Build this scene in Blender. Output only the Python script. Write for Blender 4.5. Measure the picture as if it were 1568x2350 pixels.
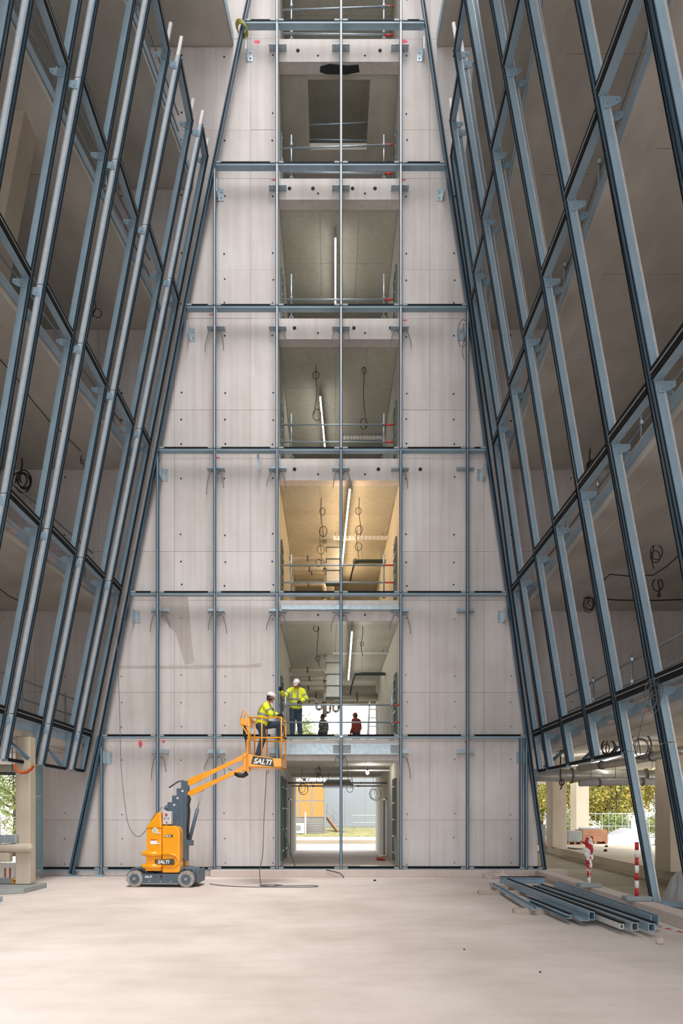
import bpy, math, random
import numpy as np
from mathutils import Vector, Matrix

random.seed(7)
rng = np.random.default_rng(7)
for o in list(bpy.data.objects):
    bpy.data.objects.remove(o)
scene = bpy.context.scene
COL = scene.collection

# ---------------------------------------------------------------- camera, sky, exposure
F_PX, PX, HY, CAM_H = 1566.7, 757.0, 1870.0, 1.8
cam_d = bpy.data.cameras.new('camera')
cam_d.sensor_fit = 'VERTICAL'
cam_d.sensor_height = 36.0
cam_d.lens = 24.0
cam_d.shift_x = (784 - PX) / 2350.0
cam_d.shift_y = (HY - 1175) / 2350.0
cam_d.clip_start = 0.05
cam_d.clip_end = 400
cam = bpy.data.objects.new('camera', cam_d)
cam.location = (0, 0, CAM_H)
cam.rotation_euler = (math.pi / 2, 0, 0)
COL.objects.link(cam)
scene.camera = cam

world = bpy.data.worlds.new('overcast_sky')
scene.world = world
world.use_nodes = True
_bg = world.node_tree.nodes['Background']
_bg.inputs[0].default_value = (0.95, 0.975, 1.0, 1)
_bg.inputs[1].default_value = 1.0

sun_d = bpy.data.lights.new('hazy_sun', 'SUN')
sun_d.energy = 1.6
sun_d.angle = math.radians(25)
sun_d.color = (1.0, 0.96, 0.92)
sun = bpy.data.objects.new('hazy_sun', sun_d)
sun.rotation_euler = (math.radians(22), math.radians(6), 0)
sun.location = (0, 5, 60)
COL.objects.link(sun)

vs = scene.view_settings
vs.view_transform = 'Standard'
vs.look = 'None'
vs.gamma = 1.0
vs.use_curve_mapping = False
vs.exposure = 1.33


# ---------------------------------------------------------------- helpers
def at(x, y, Y):
    """point at depth Y that the photograph shows at (x, y)"""
    return Vector(((x - PX) * Y / F_PX, Y, CAM_H + (HY - y) * Y / F_PX))


def lin(c):
    return tuple(((v / 255) / 12.92 if v / 255 <= 0.04045 else ((v / 255 + 0.055) / 1.055) ** 2.4) for v in c)


OFF = {}


class B:
    """collects simple solids, then becomes one mesh object"""
    def __init__(s):
        s.v = []
        s.f = []

    def add(s, vs_, fs_):
        n = len(s.v)
        s.v += [tuple(p) for p in vs_]
        s.f += [tuple(i + n for i in f) for f in fs_]
        return s

    def box(s, x0, x1, y0, y1, z0, z1):
        x0, x1 = min(x0, x1), max(x0, x1)
        y0, y1 = min(y0, y1), max(y0, y1)
        z0, z1 = min(z0, z1), max(z0, z1)
        return s.add([(x0, y0, z0), (x1, y0, z0), (x1, y1, z0), (x0, y1, z0), (x0, y0, z1), (x1, y0, z1), (x1, y1, z1), (x0, y1, z1)],
                     [(3, 2, 1, 0), (4, 5, 6, 7), (0, 1, 5, 4), (1, 2, 6, 5), (2, 3, 7, 6), (3, 0, 4, 7)])

    def hexa(s, lo, hi):
        """lo, hi: four corners each, same winding (counter-clockwise seen from hi side)"""
        return s.add(list(lo) + list(hi), [(3, 2, 1, 0), (4, 5, 6, 7), (0, 1, 5, 4), (1, 2, 6, 5), (2, 3, 7, 6), (3, 0, 4, 7)])

    def bar(s, p, q, w, h, up=(0, 0, 1)):
        """rectangular bar p-q; w along side axis, h along up axis"""
        p, q, up = Vector(p), Vector(q), Vector(up)
        d = (q - p).normalized()
        sd = d.cross(up)
        if sd.length < 1e-4:
            sd = d.cross(Vector((1, 0, 0)))
        sd.normalize()
        u = sd.cross(d).normalized()
        a, b = sd * w / 2, u * h / 2
        return s.hexa([p - a - b, p + a - b, p + a + b, p - a + b], [q - a - b, q + a - b, q + a + b, q - a + b])

    def prism(s, poly, fn0, fn1):
        n = len(poly)
        s.add([fn0(*p) for p in poly] + [fn1(*p) for p in poly],
              [tuple(range(n - 1, -1, -1)), tuple(range(n, 2 * n))] + [(i, (i + 1) % n, n + (i + 1) % n, n + i) for i in range(n)])
        return s

    def cyl(s, p, q, r, r2=None, n=10):
        p, q = Vector(p), Vector(q)
        r2 = r if r2 is None else r2
        d = (q - p).normalized()
        e = d.orthogonal().normalized()
        g = d.cross(e)
        c = [(math.cos(2 * math.pi * i / n), math.sin(2 * math.pi * i / n)) for i in range(n)]
        s.add([p + (e * a + g * b) * r for a, b in c] + [q + (e * a + g * b) * r2 for a, b in c],
              [tuple(range(n - 1, -1, -1)), tuple(range(n, 2 * n))] + [(i, (i + 1) % n, n + (i + 1) % n, n + i) for i in range(n)])
        return s

    def tube(s, pts, r, n=6, closed=False):
        pts = [Vector(p) for p in pts]
        m = len(pts)
        c = [(math.cos(2 * math.pi * i / n), math.sin(2 * math.pi * i / n)) for i in range(n)]
        vs_, fs_ = [], []
        e = None
        for i in range(m):
            a = pts[(i - 1) % m] if (closed or i > 0) else pts[i]
            b = pts[(i + 1) % m] if (closed or i < m - 1) else pts[i]
            d = (b - a)
            d = d.normalized() if d.length > 1e-9 else Vector((0, 0, 1))
            if e is None:
                e = d.orthogonal().normalized()
            else:
                e = e - d * e.dot(d)
                e = e.normalized() if e.length > 1e-6 else d.orthogonal().normalized()
            g = d.cross(e)
            rr = r[i] if isinstance(r, (list, tuple)) else r
            vs_ += [pts[i] + (e * x + g * y) * rr for x, y in c]
        k = m if closed else m - 1
        for i in range(k):
            j = (i + 1) % m
            fs_ += [(i * n + t, i * n + (t + 1) % n, j * n + (t + 1) % n, j * n + t) for t in range(n)]
        if not closed:
            fs_ += [tuple(range(n - 1, -1, -1)), tuple(range((m - 1) * n, m * n))]
        return s.add(vs_, fs_)

    def rope(s, pts, r, n=6, k=5):
        """smooth tube through the points"""
        P = [Vector(p) for p in pts]
        P = [P[0] * 2 - P[1]] + P + [P[-1] * 2 - P[-2]]
        out = []
        for i in range(1, len(P) - 2):
            a, b_, c, d = P[i - 1:i + 3]
            for q in range(k):
                t = q / k
                out.append(.5 * (2 * b_ + (c - a) * t + (2 * a - 5 * b_ + 4 * c - d) * t * t + (3 * b_ - a - 3 * c + d) * t ** 3))
        out.append(P[-2])
        return s.tube(out, r, n)

    def ring(s, c, R, r, nrm=(0, 1, 0), n=18, m=6, sx=1.0, sz=1.0):
        nrm = Vector(nrm).normalized()
        e = nrm.orthogonal().normalized()
        if abs(nrm.z) < 0.9:
            e = nrm.cross(Vector((0, 0, 1))).normalized()
        g = nrm.cross(e)
        c = Vector(c)
        return s.tube([c + e * R * sx * math.cos(2 * math.pi * i / n) + g * R * sz * math.sin(2 * math.pi * i / n) for i in range(n)], r, m, True)

    def ell(s, c, rx, ry, rz, M=None, n=12, m=8, z0=-1.0):
        c = Vector(c)
        vs_, fs_ = [], []
        rows = m + 1
        for i in range(rows):
            t = math.asin(max(-1, min(1, z0))) + (math.pi / 2 - math.asin(max(-1, min(1, z0)))) * i / m
            for j in range(n):
                a = 2 * math.pi * j / n
                k = max(math.cos(t), 1e-3)
                p = Vector((rx * k * math.cos(a), ry * k * math.sin(a), rz * math.sin(t)))
                vs_.append(c + (M @ p if M else p))
        for i in range(m):
            fs_ += [(i * n + j, i * n + (j + 1) % n, (i + 1) * n + (j + 1) % n, (i + 1) * n + j) for j in range(n)]
        fs_ += [tuple(range(n - 1, -1, -1)), tuple(range(m * n, m * n + n))]
        return s.add(vs_, fs_)

    def ecap(s, p, q, a, b, right=(1, 0, 0), n=14):
        """lofted capsule, elliptical: a=(half width, half depth) at p, b at q"""
        p, q, right = Vector(p), Vector(q), Vector(right)
        d = (q - p).normalized()
        e = right - d * right.dot(d)
        if e.length < 1e-4:
            e = d.orthogonal()
        e.normalize()
        g = d.cross(e)
        ra, rb = min(a), min(b)
        rows = []
        for t in (-1, -.85, -.5):
            k = math.sqrt(max(0.0, 1 - t * t))
            rows.append((p + d * ra * t, max(a[0] * k, .001), max(a[1] * k, .001)))
        for t in (0, .25, .5, .75, 1):
            rows.append((p.lerp(q, t), a[0] + (b[0] - a[0]) * t, a[1] + (b[1] - a[1]) * t))
        for t in (.5, .85, 1):
            k = math.sqrt(max(0.0, 1 - t * t))
            rows.append((q + d * rb * t, max(b[0] * k, .001), max(b[1] * k, .001)))
        vs_, fs_ = [], []
        for c, x, y in rows:
            vs_ += [c + e * x * math.cos(2 * math.pi * i / n) + g * y * math.sin(2 * math.pi * i / n) for i in range(n)]
        for i in range(len(rows) - 1):
            fs_ += [(i * n + t, i * n + (t + 1) % n, (i + 1) * n + (t + 1) % n, (i + 1) * n + t) for t in range(n)]
        fs_ += [tuple(range(n - 1, -1, -1)), tuple(range((len(rows) - 1) * n, len(rows) * n))]
        return s.add(vs_, fs_)

    def cap(s, p, q, r, r2=None):
        r2 = r if r2 is None else r2
        return s.ecap(p, q, (r, r), (r2, r2))

    def mesh(s, name, origin=(0, 0, 0)):
        me = bpy.data.meshes.new(name)
        o = Vector(origin)
        me.from_pydata([tuple(Vector(p) - o) for p in s.v], [], s.f)
        me.update()
        return me

    def build(s, name, mat, parent=None, smooth=False, bevel=0.0, seg=2, local=None):
        """parts are written in world coordinates; the thing's origin is taken off"""
        off = OFF.get(parent.name, Vector((0, 0, 0))) if parent else Vector((0, 0, 0))
        org = off
        if parent is None:
            a = np.array(s.v)
            org = Vector(((a[:, 0].min() + a[:, 0].max()) / 2, (a[:, 1].min() + a[:, 1].max()) / 2, a[:, 2].min()))
        me = s.mesh(name, org)
        me.materials.append(mat)
        if smooth:
            me.polygons.foreach_set('use_smooth', [True] * len(me.polygons))
        o = bpy.data.objects.new(name, me)
        COL.objects.link(o)
        if parent is None:
            o.location = org
        else:
            o.parent = parent
        OFF[o.name] = org if parent is None else off
        if bevel:
            m = o.modifiers.new('bevel', 'BEVEL')
            m.width = bevel
            m.segments = seg
            m.limit_method = 'ANGLE'
            m.angle_limit = math.radians(40)
        return o


def thing(name, label, cat, loc=(0, 0, 0), group=None, rotz=0.0, local=False):
    o = bpy.data.objects.new(name, None)
    COL.objects.link(o)
    o.location = loc
    o.rotation_euler = (0, 0, rotz)
    o.empty_display_size = 0.2
    o['label'] = label
    o['category'] = cat
    if group:
        o['group'] = group
    OFF[o.name] = Vector((0, 0, 0)) if local else Vector(loc)
    return o


def tag(o, label, cat, group=None):
    o['label'] = label
    o['category'] = cat
    if group:
        o['group'] = group
    return o


def struct(o, label=None):
    o['kind'] = 'structure'
    if label:
        o['label'] = label
    return o


def inst(me, name, parent, loc, mat=None, rot=(0, 0, 0), scale=None):
    """one more object on a shared mesh, as a part of parent"""
    o = bpy.data.objects.new(name, me)
    COL.objects.link(o)
    o.parent = parent
    o.location = Vector(loc) - OFF.get(parent.name, Vector((0, 0, 0))) if parent else Vector(loc)
    o.rotation_euler = rot
    if scale:
        o.scale = scale
    return o


# ---------------------------------------------------------------- materials
def _mat(name):
    m = bpy.data.materials.new(name)
    m.use_nodes = True
    nt = m.node_tree
    return m, nt, nt.nodes['Principled BSDF']


def plain(name, rgb, rough=0.5, metal=0.0, var=0.08, scale=6.0, bump=0.0, spec=0.5, coat=0.0):
    m, nt, b = _mat(name)
    c = lin(rgb)
    geo = nt.nodes.new('ShaderNodeNewGeometry')
    nz = nt.nodes.new('ShaderNodeTexNoise')
    nz.inputs['Scale'].default_value = scale
    nz.inputs['Detail'].default_value = 5
    nt.links.new(geo.outputs['Position'], nz.inputs['Vector'])
    rp = nt.nodes.new('ShaderNodeValToRGB')
    rp.color_ramp.elements[0].position = 0.3
    rp.color_ramp.elements[1].position = 0.7
    rp.color_ramp.elements[0].color = tuple(v * (1 - var) for v in c) + (1,)
    rp.color_ramp.elements[1].color = tuple(min(1, v * (1 + var)) for v in c) + (1,)
    nt.links.new(nz.outputs['Fac'], rp.inputs['Fac'])
    nt.links.new(rp.outputs['Color'], b.inputs['Base Color'])
    b.inputs['Roughness'].default_value = rough
    b.inputs['Metallic'].default_value = metal
    b.inputs['Specular IOR Level'].default_value = spec
    if coat:
        b.inputs['Coat Weight'].default_value = coat
        b.inputs['Coat Roughness'].default_value = 0.1
    if bump:
        bp = nt.nodes.new('ShaderNodeBump')
        bp.inputs['Strength'].default_value = bump
        bp.inputs['Distance'].default_value = 0.01
        nt.links.new(nz.outputs['Fac'], bp.inputs['Height'])
        nt.links.new(bp.outputs['Normal'], b.inputs['Normal'])
    return m


def concrete(name, rgb, dark=0.72, streak=0.10, scale=0.5, rough=0.85, tint=(0.97, 0.94, 0.90), stretch=(4, 4, .18), contrast=0.5):
    m, nt, b = _mat(name)
    c = lin(rgb)
    N, L = nt.nodes, nt.links
    geo = N.new('ShaderNodeNewGeometry')
    n1 = N.new('ShaderNodeTexNoise')
    n1.inputs['Scale'].default_value = scale
    n1.inputs['Detail'].default_value = 8
    n1.inputs['Roughness'].default_value = 0.6
    L.new(geo.outputs['Position'], n1.inputs['Vector'])
    r1 = N.new('ShaderNodeValToRGB')
    r1.color_ramp.elements[0].position = 0.5 - contrast / 2
    r1.color_ramp.elements[1].position = 0.5 + contrast / 3
    r1.color_ramp.elements[0].color = tuple(v * dark * t for v, t in zip(c, tint)) + (1,)
    r1.color_ramp.elements[1].color = c + (1,)
    L.new(n1.outputs['Fac'], r1.inputs['Fac'])
    mp = N.new('ShaderNodeMapping')
    mp.inputs['Scale'].default_value = stretch
    L.new(geo.outputs['Position'], mp.inputs['Vector'])
    n2 = N.new('ShaderNodeTexNoise')
    n2.inputs['Scale'].default_value = 1.6
    n2.inputs['Detail'].default_value = 4
    L.new(mp.outputs['Vector'], n2.inputs['Vector'])
    r2 = N.new('ShaderNodeValToRGB')
    r2.color_ramp.elements[0].position = 0.35
    r2.color_ramp.elements[1].position = 0.6
    r2.color_ramp.elements[0].color = (1 - streak, 1 - streak * 1.05, 1 - streak * 1.1, 1)
    r2.color_ramp.elements[1].color = (1, 1, 1, 1)
    L.new(n2.outputs['Fac'], r2.inputs['Fac'])
    mx = N.new('ShaderNodeMix')
    mx.data_type = 'RGBA'
    mx.blend_type = 'MULTIPLY'
    mx.inputs[0].default_value = 1.0
    L.new(r1.outputs['Color'], mx.inputs[6])
    L.new(r2.outputs['Color'], mx.inputs[7])
    oi = N.new('ShaderNodeObjectInfo')
    mr = N.new('ShaderNodeMapRange')
    mr.inputs['To Min'].default_value = 0.955
    mr.inputs['To Max'].default_value = 1.03
    L.new(oi.outputs['Random'], mr.inputs['Value'])
    m2 = N.new('ShaderNodeMix')
    m2.data_type = 'RGBA'
    m2.blend_type = 'MULTIPLY'
    m2.inputs[0].default_value = 1.0
    L.new(mx.outputs[2], m2.inputs[6])
    L.new(mr.outputs['Result'], m2.inputs[7])
    L.new(m2.outputs[2], b.inputs['Base Color'])
    b.inputs['Roughness'].default_value = rough
    b.inputs['Specular IOR Level'].default_value = 0.3
    n3 = N.new('ShaderNodeTexNoise')
    n3.inputs['Scale'].default_value = 14
    n3.inputs['Detail'].default_value = 6
    L.new(geo.outputs['Position'], n3.inputs['Vector'])
    bp = N.new('ShaderNodeBump')
    bp.inputs['Strength'].default_value = 0.18
    bp.inputs['Distance'].default_value = 0.01
    L.new(n3.outputs['Fac'], bp.inputs['Height'])
    L.new(bp.outputs['Normal'], b.inputs['Normal'])
    return m


def glow(name, rgb, strength):
    m, nt, b = _mat(name)
    b.inputs['Base Color'].default_value = lin(rgb) + (1,)
    b.inputs['Emission Color'].default_value = lin(rgb) + (1,)
    b.inputs['Emission Strength'].default_value = strength
    return m


def leafy(name, cols, scale=1.2):
    m, nt, b = _mat(name)
    N, L = nt.nodes, nt.links
    geo = N.new('ShaderNodeNewGeometry')
    nz = N.new('ShaderNodeTexNoise')
    nz.inputs['Scale'].default_value = scale
    nz.inputs['Detail'].default_value = 6
    nz.inputs['Roughness'].default_value = 0.8
    L.new(geo.outputs['Position'], nz.inputs['Vector'])
    rp = N.new('ShaderNodeValToRGB')
    e = rp.color_ramp.elements
    for i, c in enumerate(cols):
        p = 0.3 + 0.4 * i / (len(cols) - 1)
        if i < 2:
            e[i].position = p
            e[i].color = lin(c) + (1,)
        else:
            k = e.new(p)
            k.color = lin(c) + (1,)
    L.new(nz.outputs['Fac'], rp.inputs['Fac'])
    L.new(rp.outputs['Color'], b.inputs['Base Color'])
    b.inputs['Roughness'].default_value = 0.6
    b.inputs['Transmission Weight'].default_value = 0.0
    b.inputs['Subsurface Weight'].default_value = 0.0
    return m


M = {}
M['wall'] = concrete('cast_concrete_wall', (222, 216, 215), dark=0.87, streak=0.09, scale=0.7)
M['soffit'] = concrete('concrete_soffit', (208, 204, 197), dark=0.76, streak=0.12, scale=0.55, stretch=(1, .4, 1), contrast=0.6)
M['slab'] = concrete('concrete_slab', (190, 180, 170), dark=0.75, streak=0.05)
M['floor'] = concrete('dusty_concrete_floor', (226, 214, 208), dark=0.76, streak=0.05, scale=0.42, stretch=(.5, 2.5, 1), contrast=0.42)
M['outfloor'] = concrete('damp_concrete_floor', (176, 168, 148), dark=0.7, streak=0.1, stretch=(.5, 2, 1))
M['column'] = concrete('column_concrete', (206, 194, 176), dark=0.8, streak=0.06)
M['kerb'] = concrete('kerb_concrete', (214, 200, 194), dark=0.85, streak=0.04)
M['corr'] = concrete('corridor_concrete', (202, 200, 190), dark=0.82, streak=0.08)
M['hole'] = plain('dark_recess', (42, 42, 44), 0.9)
M['steel'] = plain('blue_painted_steel', (142, 166, 182), 0.36, 0.0, 0.1, 2.5)
M['steel_dark'] = plain('dark_blue_steel', (66, 94, 114), 0.36, 0.0, 0.1, 3)  # darker copy of the blue: shaded mullion fronts, also edge bars and braces
M['gasket'] = plain('black_rubber_gasket', (16, 19, 24), 0.75, spec=0.2)
M['navy_steel'] = plain('navy_painted_steel', (88, 114, 134), 0.4, 0.0, 0.1, 3)
M['plug'] = plain('grey_filled_hole', (140, 134, 130), 0.9)
M['galv'] = plain('galvanised_steel', (176, 190, 198), 0.35, 0.5, 0.15, 9)
M['pale'] = plain('pale_aluminium', (212, 212, 214), 0.38, 0.3, 0.08, 8)
M['spacer'] = plain('grey_packer', (150, 158, 160), 0.6)
M['scaf'] = plain('scaffold_tube', (150, 162, 170), 0.4, 0.5, 0.15, 12)
M['wire'] = plain('black_cable', (38, 38, 40), 0.6)
M['wire_grey'] = plain('grey_cable', (96, 98, 100), 0.6)
M['orange_wire'] = plain('orange_conduit', (196, 92, 40), 0.5)
M['yellow'] = plain('machine_yellow', (247, 164, 6), 0.3, 0.0, 0.05, 3, coat=0.5)
M['machine'] = plain('machine_blue_grey', (82, 98, 112), 0.45, 0.1, 0.12, 7)
M['tyre'] = plain('dusty_tyre', (158, 152, 146), 0.9, 0, 0.2, 14)
M['black'] = plain('black_plastic', (34, 35, 38), 0.5)
M['decal'] = plain('charcoal_decal', (62, 64, 66), 0.5)
M['white'] = plain('white_paint', (240, 238, 236), 0.5, var=0.02)
M['red'] = plain('red_paint', (190, 40, 36), 0.5)
M['pink'] = plain('pink_spray_paint', (232, 96, 110), 0.8, var=0.15)
M['hivis'] = plain('hivis_yellow_fabric', (226, 232, 48), 0.75, var=0.08, scale=9)
M['reflect'] = plain('grey_reflective_band', (136, 142, 150), 0.4)
M['navy'] = plain('navy_work_fabric', (52, 66, 86), 0.85, var=0.15, scale=12)
M['skin'] = plain('skin', (176, 124, 100), 0.6, var=0.04)
M['helmet'] = plain('white_helmet', (236, 230, 228), 0.35, var=0.02)
M['boot'] = plain('dark_boots', (60, 50, 44), 0.7)
M['glove'] = plain('dark_gloves', (36, 40, 48), 0.8)
M['rust'] = plain('maroon_fabric', (150, 66, 52), 0.8)
M['greycloth'] = plain('grey_fabric', (104, 98, 96), 0.85)
M['wood'] = plain('brown_timber', (168, 122, 92), 0.7, var=0.18, scale=5)
M['board'] = plain('grey_timber', (182, 168, 156), 0.8, var=0.15, scale=8)
M['sheet'] = plain('white_plastic_sheet', (170, 170, 172), 0.45, var=0.06)
M['greybox'] = plain('grey_plastic', (152, 156, 156), 0.6)
M['pipe'] = plain('insulated_pipe', (226, 216, 204), 0.45, 0.15)
M['duct'] = plain('galvanised_duct', (188, 186, 178), 0.35, 0.45, 0.1, 5)
M['tray'] = plain('cable_tray_steel', (88, 100, 98), 0.5, 0.3)
M['black_film'] = plain('black_film', (24, 30, 40), 0.35, bump=0.6, scale=9)
M['lamp_cool'] = glow('lit_tube', (255, 250, 240), 9)
M['lamp_warm'] = glow('lit_warm_tube', (255, 218, 170), 27)
M['bulb'] = glow('lit_bulb', (255, 250, 240), 90)
M['strap'] = plain('olive_strap', (176, 170, 96), 0.8)
M['bark'] = plain('bark', (92, 78, 66), 0.9, var=0.25, scale=8)
M['leaf_aut'] = leafy('autumn_leaves', [(104, 116, 66), (156, 160, 84), (196, 180, 92), (206, 150, 80)])
M['leaf_green'] = leafy('green_leaves', [(84, 104, 62), (124, 142, 82), (160, 170, 104), (190, 190, 130)])
M['grass'] = plain('dry_grass', (142, 138, 92), 0.95, var=0.35, scale=3)
M['pave'] = plain('pale_pavement', (222, 214, 206), 0.9, var=0.06, scale=1.2)
M['cladding'] = plain('pale_cladding', (160, 168, 176), 0.5, var=0.03, scale=.5)
M['siding'] = plain('grey_siding', (150, 148, 146), 0.6)
M['amber'] = glow('amber_lit_window', (255, 190, 104), .36)
M['amber'].node_tree.nodes['Principled BSDF'].inputs['Base Color'].default_value = (.08, .04, .015, 1)
M['teal'] = plain('teal_glass', (150, 186, 190), 0.15)
M['pinkish'] = plain('salmon_membrane', (196, 164, 160), 0.7, var=0.2, scale=5)

# ---------------------------------------------------------------- the building
Z = [0.20, 4.10, 8.30, 12.52, 16.70, 20.87, 25.03, 29.2]
OT = [3.42, 7.58, 11.77, 15.98, 20.14, 24.25, 28.4]
WY = 20.38                       # face of the wall backing
OX0, OX1 = -1.52, 2.08           # central opening
FLOORNAME = ['ground floor', 'first upper floor', 'second upper floor', 'third upper floor', 'fourth upper floor', 'fifth upper floor', 'topmost floor in view']

# big floors
f = B().box(-20, 5.75, -12, WY, -0.3, 0.0).build('floor', M['floor'])
struct(f, 'pale dusty concrete floor of the open atrium')
f = B().box(5.75, 12.0, -12, 33, -0.3, 0.05).build('floor', M['outfloor'])
struct(f, 'damp greenish concrete floor strip outside the right kerb')
poly = [(10.25, 33), (9.72, 28), (8.85, 19.6), (8.3, 14), (7.9, 8), (7.6, -12), (45, -12), (45, 45), (10.6, 45)]
f = B().prism(poly, lambda x, y: (x, y, -0.25), lambda x, y: (x, y, 0.37)).build('floor', M['column'])
struct(f, 'raised concrete deck carrying the columns on the right')
poly2 = [(9.72, 28), (8.85, 19.6), (8.3, 14), (7.9, 8), (7.6, 8), (8.0, 14), (8.5, 19.6), (9.4, 28)]
f = B().prism(poly2, lambda x, y: (x, y, 0.0), lambda x, y: (x, y, 0.12)).build('trim_1', M['outfloor'])
struct(f, 'low concrete ledge along the foot of the raised deck')
f = B().box(-120, 120, -60, 200, -0.6, -0.31).build('ground', M['pave'])
struct(f, 'open ground around the building')
f = B().box(OX0 - .5, OX1 + .5, 20.3, 31, -0.2, 0.2).build('floor', M['floor'])
struct(f, 'concrete floor of the ground floor passage')

# kerbs
k = B().box(-3.45, 5.95, 19.72, 20.34, 0, 0.2).build('trim_2', M['kerb'], bevel=0.012)
struct(k, 'low concrete kerb under the central wall')
k = B().box(5.9, 6.9, 19.75, 20.3, 0.0, 0.19).build('trim_3', M['kerb'], bevel=0.012)
struct(k, 'short kerb stub at the right corner')
kseg = [(5.95, 19.72), (5.78, 15.9), (5.62, 12.4), (5.48, 9.4), (5.2, 3.0), (4.6, -10)]
kr = None
for i in range(len(kseg) - 1):
    (xa, ya), (xb, yb) = kseg[i], kseg[i + 1]
    ya -= 0.006
    yb += 0.006
    b = B().hexa([(xb, yb, 0), (xb + .36, yb, 0), (xa + .36, ya, 0), (xa, ya, 0)], [(xb, yb, .2), (xb + .36, yb, .2), (xa + .36, ya, .2), (xa, ya, .2)])
    if kr is None:
        kr = struct(b.build('trim_4', M['kerb'], bevel=0.012), 'concrete kerb running along the right side of the atrium')
    else:
        b.build('kerb_block', M['kerb'], kr, bevel=0.012)

# back wall: a backing with the stack of central openings, cast panels as pieces in front
b = B()
b.box(-16, OX0, WY, 20.7, 3.7, 33.4).box(-8.79, OX0, WY, 20.7, 0, 3.7)
b.box(OX1, 16, WY, 20.7, 3.7, 33.4).box(OX1, 6.05, WY, 20.7, 0, 3.7)
for i in range(7):
    b.box(OX0, OX1, WY, 20.7, OT[i], Z[i + 1] - (0.1 if i < 6 else 0))
b.box(OX0, OX1, WY, 20.7, 29.2, 33.4)
wall = struct(b.build('wall_back', M['wall']), 'tall cast concrete end wall with a stack of openings')
OFFW = OFF[wall.name]


def rows_for(i):
    lo = Z[i] - 0.1 if i else 0.0
    mid = Z[i] + (1.45 if i == 0 else 1.35)
    return [(lo, mid), (mid, Z[i + 1] - 0.1)]


XL = [-16, -13.6, -11.2, -8.79, -6.9, -4.63, -2.36, OX0]
XR = [OX1, 2.98, 4.6, 6.05, 8.4, 10.8, 13.2, 16]
g = 0.004
for i in range(7):
    for lo, hi in rows_for(i):
        for XS in (XL, XR):
            for a, c in zip(XS[:-1], XS[1:]):
                if i == 0 and (a < -8.9 or c > 6.1):
                    lo2, hi2 = max(lo, 3.7), hi
                    if hi2 - lo2 < 0.1:
                        continue
                else:
                    lo2, hi2 = lo, hi
                pr = 0.03 + random.uniform(-.003, .003)
                B().box(a + g, c - g, WY - pr, WY + .002, lo2 + g, hi2 - g).build('panel', M['wall'], wall)
    B().box(OX0 + g, OX1 - g, WY - .03, WY + .002, OT[i], Z[i + 1] - .1 - g).build('panel', M['wall'], wall)

# formwork tie holes, cores through the lintels
b, b2 = B(), B()
for i in range(7):
    for dz in ((0.35, 1.05, 1.85, 3.55) if i else (0.15, 0.9, 1.62, 3.25)):
        for x in (-7.9, -6.2, -4.43, -3.13, -1.70, 2.29, 3.71, 5.4, 7.2, 9.1):
            if i == 0 and not (-8.7 < x < 6):
                continue
            xx, zz = x + random.uniform(-.02, .02), Z[i] + dz + random.uniform(-.03, .03)
            (b if i > 1 else b2).cyl((xx, WY - .036, zz), (xx, WY - .02, zz), 0.026, n=8)
    for x in (-.35, 1.05):
        b.cyl((x, WY - .036, OT[i] + .18), (x, WY - .02, OT[i] + .18), 0.03, n=8)
h = b.build('tie_hole', M['hole'], wall)
h['kind'] = 'stuff'
h = b2.build('tie_hole', M['plug'], wall)
h['kind'] = 'stuff'
b = B()
for i, xs in ((2, (-1.05, 1.45, 2.7)), (3, (-1.05, .72, 1.82)), (4, (-1.2, -.5, .68, 1.35)), (5, (-.95, 1.5))):
    for x in xs:
        b.cyl((x, WY - .037, OT[i] + .33), (x, WY - .02, OT[i] + .33), 0.055, n=10)
h = b.build('cored_hole', M['hole'], wall)
h['kind'] = 'stuff'
# sprayed marks
for (x, y, w, hh) in ((322, 1707, .14, .22), (590, 96, .22, .12), (630, 412, .2, .05), (925, 412, .22, .06), (486, 722, .16, .05), (930, 735, .16, .05), (500, 1050, .12, .05), (1072, 1050, .12, .06), (376, 1701, .1, .1), (1070, 1702, .08, .08), (928, 96, .2, .14)):
    p = at(x, y, WY - .03)
    pts = [(p.x + w * .5 * math.cos(a) * random.uniform(.7, 1.1), p.z + hh * .5 * math.sin(a) * random.uniform(.7, 1.1)) for a in [2 * math.pi * t / 10 for t in range(10)]]
    B().prism(pts, lambda x_, z_: (x_, WY - .030, z_), lambda x_, z_: (x_, WY - .0345, z_)).build('paint_mark', M['pink'], wall)

# smeared repair mortar on the lower left of the wall
M['mortar'] = concrete('repair_mortar', (196, 188, 184), dark=0.92, streak=0.12, scale=1.2)
pts = [at(x, y, WY - .03) for x, y in ((366, 1372), (405, 1370), (430, 1368), (436, 1410), (440, 1470), (446, 1520), (425, 1524), (402, 1450), (372, 1420))]
B().add([(p.x, WY - .034, p.z) for p in pts], [tuple(range(len(pts) - 1, -1, -1))]).build('mortar_patch', M['mortar'], wall)
pts = [at(x, y, WY - .03) for x, y in ((270, 1528), (400, 1527), (480, 1526), (560, 1526), (600, 1522), (600, 1529), (560, 1531), (470, 1533), (380, 1534), (272, 1533))]
B().add([(p.x, WY - .0338, p.z) for p in pts], [tuple(range(len(pts) - 1, -1, -1))]).build('mortar_patch', M['mortar'], wall)

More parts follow.
